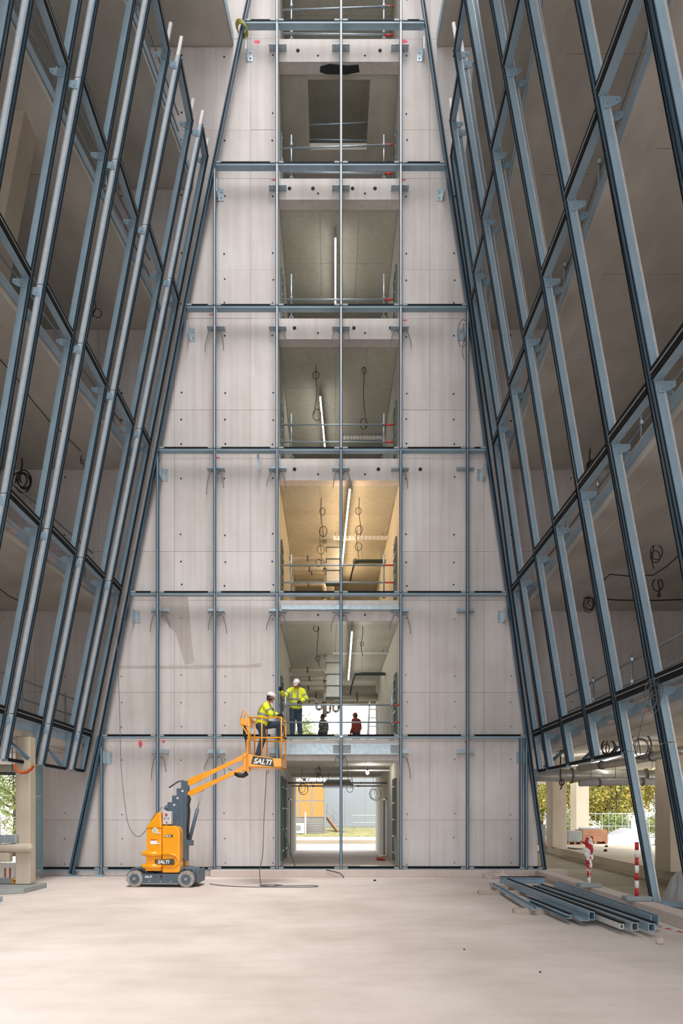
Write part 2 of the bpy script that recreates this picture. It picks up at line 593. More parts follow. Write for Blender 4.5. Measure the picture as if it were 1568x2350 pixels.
# central corridor shell
cw = struct(B().box(OX0 - .25, OX0, 20.7, 31, -.2, 29.4).build('wall_left', M['corr']), 'left wall of the central passages')
cw2 = struct(B().box(OX1, OX1 + .25, 20.7, 31, -.2, 29.4).build('wall_right', M['corr']), 'right wall of the central passages')
struct(B().box(OX0 - .25, OX1 + .25, 31, 31.25, 6.84, 29.4).box(OX0 - .25, OX1 + .25, 31, 31.25, 3.48, 4.1).box(OX0, OX1, 27.4, 27.7, 3.33, 3.48).build('wall_end', M['corr']), 'far end wall of the central passages')  # unseen part above the first floor opening added to stop light entering
struct(B().box(6.05, 6.3, 20.7, 33, -.3, 4.0).build('wall_core_right', M['wall']), 'right flank of the concrete core at ground level')  # hidden flank, added to block light behind the end wall
for i in range(7):
    b = B()
    zc = OT[i] + .06
    if i == 5:
        b.box(OX0, OX1, 20.7, 20.9, zc, zc + .22).box(OX0, OX1, 23.1, 31, zc, zc + .22).box(OX0, -.68, 20.9, 23.1, zc, zc + .22).box(1.25, OX1, 20.9, 23.1, zc, zc + .22)
    else:
        b.box(OX0, OX1, 20.7, 31, zc, Z[i + 1])
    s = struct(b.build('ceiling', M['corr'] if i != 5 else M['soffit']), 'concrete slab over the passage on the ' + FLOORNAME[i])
    if i not in (5,):
        for yy in np.arange(20.72, 30.5, 2.05):
            xs = [OX0 + .02, -.3 + .5 * (i % 2), 1.15 - .25 * (i % 3), OX1 - .02]
            for a, c in zip(xs[:-1], xs[1:]):
                B().box(a + .006, c - .006, yy + .006, min(yy + 2.044, 30.98), zc - .012 - random.uniform(0, .003), zc).build('soffit_panel', M['corr'], s)

# doors in the ground floor passage
for nme, x0, x1, y0, y1 in (('door_1', OX1 - .03, OX1 + .01, 25.0, 26.1), ('door_2', OX0 - .01, OX0 + .03, 25.2, 26.2)):
    d = struct(B().box(x0, x1, y0, y1, .2, 2.35).build(nme, M['greycloth']), 'dark doorway in the ground floor passage ' + ('on the right' if x0 > 0 else 'on the left'))
    fr = B()
    for yy in (y0 - .06, y1):
        fr.box(x0 - .015, x1 + .015, yy, yy + .06, .2, 2.41)
    fr.box(x0 - .015, x1 + .015, y0 - .06, y1 + .06, 2.35, 2.41)
    fr.build('door_frame', M['pale'], d)

# ---------------------------------------------------------------- side blocks
FZ = [0.1, 3.06, 4.10, 8.30, 12.52, 16.70, 20.87]
FA = {'L': [-7.72, -7.12, -6.91, -6.06, -5.22, -4.385, -3.55], 'R': [6.47, 6.05, 5.90, 5.29, 4.74, 4.12, 3.52]}
FB = {'L': [-.10, -.125, -.132, -.153, -.187, -.21, -.235], 'R': [-.01, -.038, -.047, -.083, -.127, -.163, -.20]}


def fx(side, z, j):
    k = 0
    while k < len(FZ) - 2 and z > FZ[k + 1]:
        k += 1
    t = (z - FZ[k]) / (FZ[k + 1] - FZ[k])
    a = FA[side][k] + (FA[side][k + 1] - FA[side][k]) * t
    c = FB[side][k] + (FB[side][k + 1] - FB[side][k]) * t
    return a + c * j


def jy(Y):
    return (20.5 - Y) / 1.72


YN = [19.8] + [18.79 - 1.72 * i for i in range(9)]       # mullion stations from the end wall towards the camera
SB = -6.0                                                # near end of the side blocks


def edge(side, k, Y):
    if k == 6:
        return (-2.88 - .1 * (20.35 - Y)) if side == 'L' else (3.2 + .04 * (20.35 - Y))
    return fx(side, Z[k], jy(Y)) + ((-.5 if k > 1 else -.2) if side == 'L' else .5)


for side in 'LR':
    sg = -1 if side == 'L' else 1
    word = 'left' if side == 'L' else 'right'
    for k in range(1, 7):
        e0, e1 = edge(side, k, 20.34), edge(side, k, SB)
        out = sg * 15.8
        zt, zb = Z[k], Z[k] - (.42 if k < 6 else .34)
        lo = [(e0, 20.34, 0), (e1, SB, 0), (out, SB, 0), (out, 20.34, 0)]
        b = B().prism([(p[0], p[1]) for p in lo], lambda x, y: (x, y, zb), lambda x, y: (x, y, zt))
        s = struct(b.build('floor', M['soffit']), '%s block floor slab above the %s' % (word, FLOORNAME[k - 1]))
        # formwork panels of the soffit
        yy = 20.3
        while yy > 6.5:
            y2 = yy - 2.44
            ed = edge(side, k, yy) if abs(edge(side, k, yy)) > abs(edge(side, k, y2)) else edge(side, k, y2)
            xs = [ed + sg * .35]
            wid = 2.6
            while abs(xs[-1]) < 11.5:
                xs.append(xs[-1] + sg * wid)
            for a, c in zip(xs[:-1], xs[1:]):
                lo_, hi_ = min(a, c), max(a, c)
                pz = zb - .014 - random.uniform(0, .004)
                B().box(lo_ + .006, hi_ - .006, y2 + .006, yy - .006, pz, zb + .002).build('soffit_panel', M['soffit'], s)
            yy = y2
        # steel edge angle on the slab rim
        p0, p1 = Vector((e0 - sg * .012, 20.3, zt - .16)), Vector((e1 - sg * .012, SB, zt - .16))
        B().bar(p0, p1, .02, .20 if k < 6 else .36).build('edge_plate', M['steel'], s)
    b = B().box(sg * 15.8, sg * 16.05, SB, 20.7, 3.7, 25.03)  # unseen outer wall, added to limit daylight in the side block
    if side == 'L':
        b.box(-16.05, -15.8, SB, 17.5, 0, 3.7).box(-15.8, -8.0, SB - .25, SB, 0, 3.7)  # unseen ground level pieces added to shade the left ground floor
    struct(b.build('wall_outer_' + word, M['wall']), 'outer wall of the %s block above ground level' % word)
    xe = edge(side, 1, SB)
    pts = [(edge(side, k_, SB), Z[k_]) for k_ in range(1, 6)]
    pts = [(pts[0][0], 3.7)] + pts + [(edge(side, 6, SB), 25.03), (sg * 15.8, 25.03), (sg * 15.8, 3.7)]
    if side == 'L':
        pts = pts[::-1]
    b = B().prism(pts, lambda x, z: (x, SB - .25, z), lambda x, z: (x, SB, z))  # unseen closing wall, added to cut the light inside the block
    e0, e1 = (-2.6, -4.6) if side == 'L' else (3.1, 4.2)
    c_ = B().prism([(e0, 20.34), (e1, SB), (sg * 15.8, SB), (sg * 15.8, 20.34)], lambda x, y: (x, y, 28.85), lambda x, y: (x, y, 29.2))  # unseen upper slab, added to shade the bright top of the end wall
    struct(c_.build('floor', M['soffit']), '%s block slab over the topmost floor' % word)
    c_ = B().box(sg * 15.8, sg * 16.05, SB, 20.7, 25.03, 29.2)  # unseen storey wall added together with the shading slab
    struct(c_.build('wall_outer_top_' + word, M['wall']), 'outer wall of the topmost %s storey' % word)
    struct(b.build('wall_near_' + word, M['wall']), 'near end wall of the %s block behind the camera' % word)
    b = B().box(6.3, 13.0, 20.71, 42.5, 3.68, 4.1) if side == 'R' else B().box(-22, -8.8, 20.71, 29, 3.68, 4.1)
    struct(b.build('ceiling', M['soffit']), 'low slab continuing over the ground level beyond the end wall on the %s' % word)

# leaning columns behind the frames
for (x0, x1, Y), lab in (((-7.27, -6.56, 14.3), 'leaning concrete column seen behind the upper left frame'), ((7.77, 7.08, 14.2), 'leaning concrete column behind the upper right frame')):
    hw = .3
    a, c = Vector((x0, Y, Z[3])), Vector((x1, Y, Z[4] - .42))
    B_ = B().hexa([a + Vector((-hw, -hw, 0)), a + Vector((hw, -hw, 0)), a + Vector((hw, hw, 0)), a + Vector((-hw, hw, 0))],
                  [c + Vector((-hw, -hw, 0)), c + Vector((hw, -hw, 0)), c + Vector((hw, hw, 0)), c + Vector((-hw, hw, 0))])
    tag(B_.build('concrete_column', M['column'], bevel=.015), lab, 'column')

# ground level columns
for x0, x1, y0, y1, z0, lab in ((9.85, 10.49, 30.2, 31.1, .37, 'square concrete column standing beside the grey pallet stack'),
                            (14.45, 15.2, 40, 41, .37, 'farthest pale concrete column, rising behind the wooden crate'),
                            (8.48, 9.3, 17.0, 17.8, .37, 'nearest concrete column at the right edge of the photo'),
                            (-7.56, -7.2, 16.4, 16.72, .13, 'slim concrete column on the left carrying a padded rail')):
    tag(B().box(x0, x1, y0, y1, z0, 3.68).build('concrete_column', M['column'], bevel=.02), lab, 'column')

# ---------------------------------------------------------------- leaning side frames
LV = [3.06] + Z[1:6]
brk = B().box(-.012, .012, -.05, .05, 0, .22).box(-.012, .012, -.05, .05, .0, .02)


def bolt_plate(sg):
    b = B()
    pts = [(0, .08), (.26, .08), (.26, 0), (.17, -.06), (.08, -.09), (0, -.09)]
    b.prism([(sg * p[0], p[1]) for p in pts], lambda x, z: (x, -.008, z), lambda x, z: (x, .008, z))
    b.cyl((sg * .06, -.025, -.03), (sg * .06, .0, -.03), .018, n=8)
    b.cyl((sg * .20, -.025, .03), (sg * .20, .0, .03), .018, n=8)
    return b


PLATE = {}
for side in 'LR':
    me = bolt_plate(-1 if side == 'L' else 1).mesh('bracket')
    me.materials.append(M['steel'])
    PLATE[side] = me

MW, MD = .115, .14
for side in 'LR':
    sg = -1 if side == 'L' else 1
    word = 'left' if side == 'L' else 'right'
    fr = thing('curtain_wall_frame', 'blue steel curtain wall frame leaning inward over the %s side of the atrium' % word, 'window frame', (fx(side, .1, 4), 12.5, 3.0 if side == 'L' else .05))
    for j in range(8):
        near, far = YN[j + 1] + .22, YN[j]
        for end, Y in (('near', near), ('far', far)):
            zbot = 3.06
            if side == 'R' and (j > 3):
                zbot = .06
            zs = [zbot] + [z for z in (LV[1:] if zbot > 3 else [3.06] + LV[1:])]
            zs[-1] += .12
            m_, gk, st, rim, cp = B(), B(), B(), B(), B()
            for z0, z1 in zip(zs[:-1], zs[1:]):
                z0 += .008
                z1 -= .008
                a = Vector((fx(side, max(z0, .1), j), Y, z0))
                c = Vector((fx(side, min(z1, 20.87), j) + (fx(side, 20.87, j) - fx(side, 19.87, j)) * max(0, z1 - 20.87), Y, z1))

                def q(x0, x1, y0, y1, bb):
                    x0, x1 = (x0, x1) if sg > 0 else (-x1, -x0)
                    bb.hexa([(a.x + x0, Y + y0, a.z), (a.x + x1, Y + y0, a.z), (a.x + x1, Y + y1, a.z), (a.x + x0, Y + y1, a.z)],
                            [(c.x + x0, Y + y0, c.z), (c.x + x1, Y + y0, c.z), (c.x + x1, Y + y1, c.z), (c.x + x0, Y + y1, c.z)])
                # open profile: front flange, web, back lip
                q(0, .014, -MW / 2, MW / 2, cp)
                q(.014, MD, -MW / 2, -MW / 2 + .035, m_)
                q(.014, MD, MW / 2 - .035, MW / 2, m_)
                q(MD - .012, MD, -MW / 2 + .035, MW / 2 - .035, m_)
                q(-.012, -.001, -MW / 2 + .002, -MW / 2 + .013, gk)
                q(-.012, -.001, MW / 2 - .013, MW / 2 - .002, gk)
                if side == 'L' and end == 'near':
                    q(.045, .112, -MW / 2 - .006, -MW / 2, st)
                if side == 'R':
                    q(MD - .016, MD + .012, -MW / 2 - .012, -MW / 2, rim)
            mu = m_.build('mullion', M['steel'], fr)
            gk.build('gasket', M['gasket'], mu)
            cp.build('front_cap', M['steel_dark'], mu)  # darker blue puts the shade of the atrium-facing flange into the colour
            if st.v:
                st.build('cover_strip', M['pale'], mu)
            if rim.v:
                rim.build('edge_lip', M['pale'], mu)
            # sleeve left standing on top
            tz = 20.98
            sl = .42 + .1 * ((j * 7 + (end == 'far') * 3) % 3)
            xt = fx(side, 20.87, j)
            dx = (fx(side, 20.87, j) - fx(side, 19.87, j))
            a = Vector((xt + sg * .07, Y, tz))
            c = a + Vector((dx * sl, 0, sl))
            B().bar(a, c, .05, .075, (1, 0, 0)).build('sleeve', M['white'], mu)
            for z in Z[1:6]:
                inst(PLATE[side], 'bracket', mu, (fx(side, z, j) + sg * (MD - .06), Y - MW / 2 - .012, z - .15))
        # transoms
        zz = [3.06] + Z[1:6] if not (side == 'R' and j > 3) else Z[1:6]
        for z in zz:
            x = fx(side, z, j)
            hgt = .07 if z < 3.5 else .11
            y0, y1 = near + MW / 2, far - MW / 2
            xa, xb = x, x + sg * MD
            t = B().box(xa, xb, y0, y1, z - hgt / 2, z + hgt / 2 - .012).build('transom', M['steel'], fr)
            B().box(x - sg * .022, x - sg * .001, y0 + .004, y1 - .004, z - hgt / 2 + .004, z + hgt / 2 + .01).build('gasket', M['gasket'], t)
            if z > 3.5:
                B().box(x - sg * .03, x + sg * .06, y0 + .004, y1 - .004, z + hgt / 2 + .012, z + hgt / 2 + .085).build('glazing_bead', M['gasket'], t)
                B().box(x - sg * .036, x - sg * .0225, y0 + .004, y1 - .004, z + hgt / 2 - .006, z + hgt / 2 + .008).build('bead_line', M['spacer'], t)
        # lining between frame foot and slab at the first level
        for z, lv in ((Z[1], 1), (Z[2], 2)):
            if (side == 'R' and lv == 2) or j > 6:
                continue
            x = fx(side, z, j)
            L_ = far - near
            for q0, q1_, mm in ((.25, .42, 'pinkish'), (.46, .6, 'sheet'), (.66, .82, 'pinkish')):
                B().box(x + sg * .40, x + sg * .46, near + L_ * q0, near + L_ * q1_, z - .30, z - .23).build('sealing_strip', M[mm], fr)

# frame on the end wall
WF = 20.0
wf = thing('wall_frame', 'thin blue steel frame standing in front of the concrete end wall', 'window frame', (.33, WF, 0.0))
vx = {362: (0, 4), 493: (0, 6), 636: (0, 7), 783: (0, 7), 920: (0, 7), 1073: (0, 4.4)}
LEFTX = [(2005, 165), (1690, 232), (1361, 297), (1030, 362), (703, 425), (376, 492), (50, 560), (-270, 628)]
RIGHTX = [(1995, 1250), (1690, 1210), (1361, 1166), (1030, 1118), (703, 1075), (376, 1025), (50, 978), (-270, 932)]
VB = at(0, 1993, WF).z


def frame_bar(a, c, w=.085, d=.16, up=(0, 1, 0)):
    return B().bar(a, c, w, d, up)


def add_mullion(xpix, z0, z1):
    X = (xpix - PX) * WF / F_PX
    m_ = B()
    m_.box(X - .042, X + .042, WF - .02, WF + .015, z0, z1).box(X - .012, X + .012, WF + .015, WF + .17, z0, z1)
    mu = m_.build('mullion', M['navy_steel'], wf)
    B().box(X - .012, X + .012, WF - .045, WF - .02, z0, z1).build('front_rib', M['pale'] if z1 > 13 else M['steel'], mu)
    B().box(X - .041, X - .031, WF - .026, WF - .0201, z0, z1).box(X + .031, X + .041, WF - .026, WF - .0201, z0, z1).build('gasket', M['gasket'], mu)
    return mu


zlim = Z[:7] + [29.2]
for xp, (a, c) in {362: (0, 3), 493: (0, 5), 636: (0, 7), 783: (0, 7), 920: (0, 7), 1073: (0, 4)}.items():
    z0 = .22
    z1 = {362: 12.5, 493: 20.8, 636: 29.2, 783: 29.2, 920: 29.2, 1073: 16.7}[xp]
    for i in range(7):
        lo, hi = max(z0, Z[i] + .02), min(z1, Z[i + 1] - .02)
        if hi - lo > .3:
            add_mullion(xp, lo, hi)
# short uprights beside the lowest corners
for xp, hi, lo in ((233, 4.05, 0.05), (1196, 4.05, .22), (1208, 4.05, .22)):
    add_mullion(xp, lo, hi)
# leaning edge members
for LST in (LEFTX, RIGHTX):
    for (y0, x0), (y1, x1) in zip(LST[:-1], LST[1:]):
        a, c = at(x0, y0, WF), at(x1, y1, WF)
        w = .17 if (LST is LEFTX and y0 > 1900) else .1
        mu = B().bar(a, c, w, .17, (0, 1, 0)).build('edge_mullion', M['steel_dark'], wf)
        B().bar(a + Vector((0, -.095, 0)), c + Vector((0, -.095, 0)), .03, .02, (0, 1, 0)).build('gasket', M['gasket'], mu)
B().box(*[(150 - PX) * WF / F_PX, (186 - PX) * WF / F_PX], WF - .15, WF + .1, 0.0, .03).build('foot_plate', M['steel'], wf)
B().box(*[(222 - PX) * WF / F_PX, (238 - PX) * WF / F_PX], WF - .2, WF + .1, 0.0, .06).build('foot_plate', M['steel'], wf)

bm_ = B()
bm_.box(-.26, -.05, -.012, .0, -.065, .065).box(.05, .26, -.012, .0, -.065, .065).box(-.26, .26, -.2, .0, -.065, -.055)
for sx in (-.21, -.11, .11, .21):
    bm_.cyl((sx, -.04, -.01), (sx, .0, -.01), .026, n=6)
bme = bm_.mesh('bracket')
bme.materials.append(M['galv'])
xs_levels = {1: (232, 1210), 2: (297, 1166), 3: (362, 1118), 4: (425, 1075), 5: (492, 1025), 6: (560, 978), 0: (232, 1250)}
MUL = [362, 493, 636, 783, 920, 1073]
for i in range(0, 7):
    z = Z[i] if i else VB
    x0, x1 = xs_levels[i]
    pts = [x0] + [m for m in MUL if x0 + 20 < m < x1 - 20] + [x1]
    if i == 0:
        pts = [82, 233] + MUL + [1208, 1250]
    for a, c in zip(pts[:-1], pts[1:]):
        xa, xc = (a - PX) * WF / F_PX + .045, (c - PX) * WF / F_PX - .045
        zl = z if not (i == 0 and c <= 493) else VB - .02
        t = B().box(xa, xc, WF - .02, WF + .17, zl - .055, zl + .03).build('transom', M['steel'], wf)
        B().box(xa + .004, xc - .004, WF - .034, WF - .0201, zl + .0, zl + .045).build('gasket', M['gasket'], t)
        B().box(xa + .004, xc - .004, WF + .0, WF + .09, zl + .03, zl + .06).build('glazing_bead', M['gasket'], t)
        for sx in (xa + .01, xc - .15):
            B().box(sx, sx + .14, WF - .04, WF - .0345, zl + .002, zl + .05).build('packer', M['spacer'], t)
    if i:
        for m_ in pts[1:-1]:
            X = (m_ - PX) * WF / F_PX
            inst(bme, 'bracket', wf, (X, WY - .036, z - .42))
            # cut cable tails beside the brackets
            if i <= 4 and m_ != 1073 or (i == 4):
                for s_ in (-1, 1):
                    if random.random() < .12:
                        continue
                    r = random.uniform(.16, .26)
                    L = random.uniform(.25, .6)
                    p = [(X + s_ * .05, WF + .2, z - .64), (X + s_ * r * .4, WF + .17, z - .585), (X + s_ * r * .8, WF + .15, z - .62), (X + s_ * r * 1.1, WF + .14, z - .72 - L * .25), (X + s_ * r * 1.25, WF + .14, z - .72 - L * .6), (X + s_ * r * 1.3, WF + .14, z - .72 - L)]
                    B().rope(p, .011, 5).build('cable_tail', M['wire_grey'], wf)
        for xe, s_ in ((x0, 1), (x1, -1)):
            X = (xe - PX) * WF / F_PX
            p = B().box(X + s_ * .06 - .012, X + s_ * .06 + .012, WF, WY - .03, z - .78, z - .42)
            p.box(min(X + s_ * .06, X + s_ * .22), max(X + s_ * .06, X + s_ * .22), WY - .045, WY - .032, z - .78, z - .42)
            p.cyl((X + s_ * .15, WY - .07, z - .52), (X + s_ * .15, WY - .04, z - .52), .025, n=6).cyl((X + s_ * .15, WY - .07, z - .68), (X + s_ * .15, WY - .04, z - .68), .025, n=6)
            p.build('corner_bracket', M['galv'], wf)
# deep galvanised beams across the opening at the two lowest heads
tb = B().box(OX0 + .12, OX1 - .02, WF + .12, WF + .3, 3.58, 3.90).build('cross_beam', M['galv'], wf)
B().box(.1, .62, WF + .1, WF + .12, 3.62, 3.86).box(1.8, 2.05, WF + .1, WF + .12, 3.62, 3.86).build('splice_plate', M['spacer'], tb)
B().box(OX0 + .1, OX1 - .02, WF + .14, WF + .3, 7.86, 7.98).build('cross_beam', M['galv'], wf)

# odds and ends tied to the wall frame
p = at(592, 1043, WF + .1)
B().bar(p, p + Vector((.04, -.03, -.46)), .07, .02, (0, 1, 0)).build('loose_flat_bar', M['steel'], wf)
p = at(556, 66, WF)
for k_ in range(3):
    B().ring(p + Vector((-.03 + .02 * k_, 0, .05 - .05 * k_)), .17, .022, (.5, .2, 1), n=14, m=6).build('strap', M['strap'], wf, True)
p = at(1063, 765, WF + .12)
B().ring(p, .2, .01, (0, 1, .1), sx=.8, sz=1.9).build('cable_loop', M['wire_grey'], wf, True)
B().rope([p + Vector((0, 0, .3)), p + Vector((.03, .02, -.1)), p + Vector((-.02, .02, -.5)), p + Vector((.04, .02, -.75))], .01, 5).build('cable_tail', M['wire_grey'], wf, True)

# ---------------------------------------------------------------- guard rails
def guard(label, posts, h=1.12, rails=((.55,), (1.02,)), ends=.25, group=None, tilt=0.0):
    """posts: list of base points; rails run through all of them"""
    posts = [Vector(p) for p in posts]
    g_ = thing('guard_rail', label, 'guard rail', posts[0], group)
    d = (posts[-1] - posts[0]).normalized()
    for p in posts:
        po = B().cyl(p, p + Vector((0, 0, h)), .025, n=8).build('post', M['scaf'], g_, True)
        B().cyl(p, p + Vector((0, 0, .012)), .07, n=10).build('base_plate', M['scaf'], po)
        for r in rails:
            B().cyl(p + Vector((0, -.02, r[0] - .035)), p + Vector((0, -.02, r[0] + .035)), .042, n=8).build('coupler', M['galv'], po)
    nrm = Vector((-d.y, d.x, 0)) * .05
    for i, r in enumerate(rails):
        a, c = posts[0] - d * ends, posts[-1] + d * ends
        dz = tilt * (1 if i else -.4)
        ra = B().cyl(a + nrm + Vector((0, 0, r[0] - dz)), c + nrm + Vector((0, 0, r[0] + dz)), .024, n=8).build('rail', M['scaf'], g_, True)
        B().cyl(c + nrm - d * .3 + Vector((0, 0, r[0] + dz)), c + nrm + Vector((0, 0, r[0] + dz)), .0255, n=8).build('red_band', M['red'], ra, True)
    return g_


OPN = ['', 'first upper', 'second upper', 'third upper', 'fourth upper', 'fifth upper', 'topmost visible']
for i in range(1, 7):
    y = 20.46
    x0, x1 = (-1.15, 1.62) if i > 1 else (-1.33, 1.86)
    guard('grey scaffold tube guard rail across the central opening of the %s floor' % OPN[i], [(x0, y, Z[i]), (x1, y, Z[i])],
          rails=((.48,), (1.0,)) if i < 4 else (((.58,),) if i == 4 else ((.22,), (1.0,))), ends=.3, tilt=.0 if i < 5 else .06, h=1.3)
guard('pair of thin tubes fencing the slab hole in the fifth floor ceiling', [(-1.0, 23.2, OT[5] + .28), (1.6, 23.2, OT[5] + .28)], rails=((.25,), (.8,)), ends=.0, tilt=.06)

for side in 'LR':
    word = 'left' if side == 'L' else 'right'
    sg = -1 if side == 'L' else 1
    for k in range(1, 6):
        ps = []
        for Y in (19.2, 16.9, 14.6, 12.3, 10.0):
            ps.append((edge(side, k, Y) + sg * .22, Y, Z[k]))
        guard('scaffold tube guard rail along the %s slab edge of the %s floor' % (word, OPN[k]), ps, ends=.4)

# ---------------------------------------------------------------- lamps
def tube_lamp(label, a, c, mat, r=.022):
    a, c = Vector(a), Vector(c)
    t = thing('tube_light', label, 'light', a)
    B().bar(a + Vector((0, 0, .045)), c + Vector((0, 0, .045)), .05, .03).build('housing', M['pale'], t)
    B().cyl(a, c, r, n=8).build('lit_tube', mat, t, True)
    for p in (a, a.lerp(c, .5), c):
        B().cyl(p + Vector((0, 0, .05)), p + Vector((0, 0, .37)), .006, n=5).build('hanger', M['wire'], t)
    return t


def on_ceiling(x, y, i, dz=.32):
    zc = OT[i] - dz
    Y = F_PX * (zc - CAM_H) / (HY - y)
    return Vector(((x - PX) * Y / F_PX, Y, zc))


tube_lamp('warm glowing tube light on the second upper floor corridor ceiling', on_ceiling(803, 1125, 2), on_ceiling(781, 1340, 2), M['lamp_warm'])
tube_lamp('white glowing tube light on the first upper floor corridor ceiling', on_ceiling(808, 1452, 1), on_ceiling(800, 1560, 1), M['lamp_cool'])
tube_lamp('white glowing tube light on the third upper floor corridor ceiling', on_ceiling(735, 912, 3), on_ceiling(747, 1040, 3), M['lamp_cool'])
tube_lamp('white glowing tube light on the fourth upper floor corridor ceiling', on_ceiling(770, 548, 4), on_ceiling(770, 700, 4), M['lamp_cool'])
p = Vector((1.25, 22.6, 3.2))
t = thing('bare_bulb', 'bright bare bulb hanging at the head of the ground floor passage', 'light', p)
B().ell(p, .05, .05, .065, n=10, m=8).build('bulb', M['bulb'], t, True)
B().cyl(p + Vector((0, 0, .055)), p + Vector((0, 0, .12)), .025, n=8).build('lamp_holder', M['black'], t)
B().tube([p + Vector((0, 0, .12)), p + Vector((.02, .05, .2)), p + Vector((.0, .1, OT[0] + .04 - p.z))], .006, 5).build('lead', M['wire'], t)
# long festoon tube under the right block
t = thing('tube_light', 'long lit tube strung below the ground floor soffit on the right', 'light', at(1295, 1757, 22))
pts = [at(1295, 1757, 22), at(1345, 1755, 21), at(1390, 1745, 20), at(1428, 1733, 19.2)]
B().tube(pts, .02, 8).build('lit_tube', M['lamp_cool'], t, True)
for q_ in pts[::3]:
    B().cyl(q_, (q_.x, q_.y, 3.66), .005, n=5).build('hanger', M['wire'], t)
t = tube_lamp('second lit tube below the right soffit nearer the camera', at(1455, 1732, 17), at(1520, 1734, 17), M['lamp_cool'])

# ---------------------------------------------------------------- loose cables hanging from soffits
def hang(label, top, length, loops, mat=None, spread=.12, r=.011, up=None):
    top = Vector(top)
    t = thing('hanging_cable', label, 'cable', top)
    pts = []
    n = 14
    ph = random.uniform(0, 6)
    for i in range(n + 1):
        s_ = i / n
        pts.append(top + Vector((math.sin(ph + s_ * 5) * spread * s_ * .5, math.cos(ph + s_ * 4) * spread * s_ * .4, -length * s_)))
    if up is not None:
        pts = [Vector((top.x, top.y, up))] + pts
    B().tube(pts, r, 5).build('cord', mat or M['wire'], t, True)
    for fr, R in loops:
        c = top + Vector((0, 0, -length * fr))
        B().ring(c + Vector((R * random.uniform(-.6, .6), 0, 0)), R * random.uniform(.7, 1.1), r * .95, (random.uniform(-.4, .4), 1, random.uniform(-.2, .2)), sz=1.25).build('loop', mat or M['wire'], t, True)
    return t


def ceil_pt(x, y, zc):
    Y = F_PX * (zc - CAM_H) / (HY - y)
    return Vector(((x - PX) * Y / F_PX, Y, zc))


LP = ((.35, .1), (.85, .12))
hang('looped black cable hanging left of the warm light on the second upper floor', ceil_pt(738, 1142, OT[2]), 1.25, LP)
hang('second looped cable further in, left of the warm tube light', ceil_pt(735, 1210, OT[2]), 1.3, ((.6, .14), (.95, .12)))
hang('looped black cable hanging right of the warm light on the second upper floor', ceil_pt(825, 1142, OT[2]), 1.2, LP)
hang('second looped cable further in, right of the warm tube light', ceil_pt(820, 1215, OT[2]), 1.2, ((.5, .13), (.95, .1)))
hang('looped black cable left in the third upper floor ceiling', ceil_pt(725, 838, OT[3]), 1.6, ((.2, .13), (.98, .15)))
hang('straight black cable right in the third upper floor ceiling', ceil_pt(836, 842, OT[3]), 1.9, ((.06, .07), (.95, .12)))
hang('dark cable hanging left in the first upper floor ceiling', ceil_pt(730, 1440, OT[1]), 1.2, ((.03, .1), (.8, .08)))
hang('dark knotted cable hanging right in the first upper floor ceiling', ceil_pt(832, 1437, OT[1]), .9, ((.6, .05),))
hang('thin cable coil hanging at the left of the ground floor passage', (-.95, 23.2, OT[0]), .75, ((1.0, .17), (.98, .16), (.95, .15)), M['wire_grey'], r=.008)
hang('large coil of thin cable hanging at the right of the ground floor passage', (1.55, 24.2, OT[0]), .9, ((.95, .19), (1.0, .2), (1.02, .21), (.97, .18)), M['wire_grey'], r=.007)
hang('small cable ring in the ground floor passage, left of the middle mullion', (-.35, 22.4, OT[0]), .45, ((.4, .1), (1.0, .12)), M['wire'])
hang('pair of small cable rings right of the middle mullion in the ground floor passage', (.75, 23.8, OT[0]), .7, ((.7, .09), (1.0, .11)), M['wire_grey'])
hang('dark cable bundle on the left soffit of the third upper floor', ceil_pt(218, 690, Z[4] - .44), .5, ((.7, .12),))
hang('thick black cable coil hanging on the left below the third level slab', ceil_pt(50, 1052, Z[3] - .44), .7, ((.9, .2), (.95, .17), (1.0, .22), (.85, .19)), r=.02)
hang('short dark cable hanging on the left below the third level slab', ceil_pt(187, 1045, Z[3] - .44), .3, ((.6, .06),))
hang('pale cable coil hanging at the left edge on the first upper floor', ceil_pt(10, 1404, Z[2] - .44), .6, ((.8, .2), (.85, .22), (.9, .18)), M['pale'], r=.016)
hang('black cable coil hanging on the right below the second level slab', ceil_pt(1352, 1368, Z[2] - .44), .28, ((.8, .14), (.85, .16), (.9, .13)))
hang('black cable with a dark plug hanging on the right below the second level slab', ceil_pt(1512, 1330, Z[2] - .44), .45, ((.3, .12), (.9, .04)), r=.016)
hang('loose looped cable at the far right below the second level slab', ceil_pt(1500, 1252, Z[2] - .44), .5, ((.3, .16), (.5, .14)))
hang('bundle of black cable by the scaffold post on the right third level', ceil_pt(1355, 1030, Z[3] - .44), .6, ((.7, .1), (.8, .12), (.9, .1)), r=.018)
hang('round cable coil hanging behind the foot of the right frame', at(1394, 1684, 17.2), .55, ((.6, .16), (.65, .17), (.7, .15)), r=.014, up=3.68)
hang('wide tangled cable coil hanging beside the right frame foot', at(1466, 1650, 16.2), .9, ((.7, .24), (.72, .26), (.75, .22), (.8, .27)), M['wire_grey'], r=.012, up=3.68)
hang('dark short cable hanging by the first outer column on the right', at(1287, 1772, 19.8), .5, ((.6, .07),), r=.02, up=3.68)
hang('wire loops hanging in front of the trees on the right', at(1413, 1785, 19.5), .8, ((.4, .2), (.9, .16), (.95, .18)), M['wire_grey'], up=3.68)
hang('small wire ring hanging left of the slim column', at(28, 1772, 17.3), .2, ((1.0, .075),), M['wire_grey'], up=3.68)
hang('orange conduit ring hanging at the slim column top', at(60, 1785, 17.0), .1, ((1.0, .08),), M['orange_wire'], up=3.70)
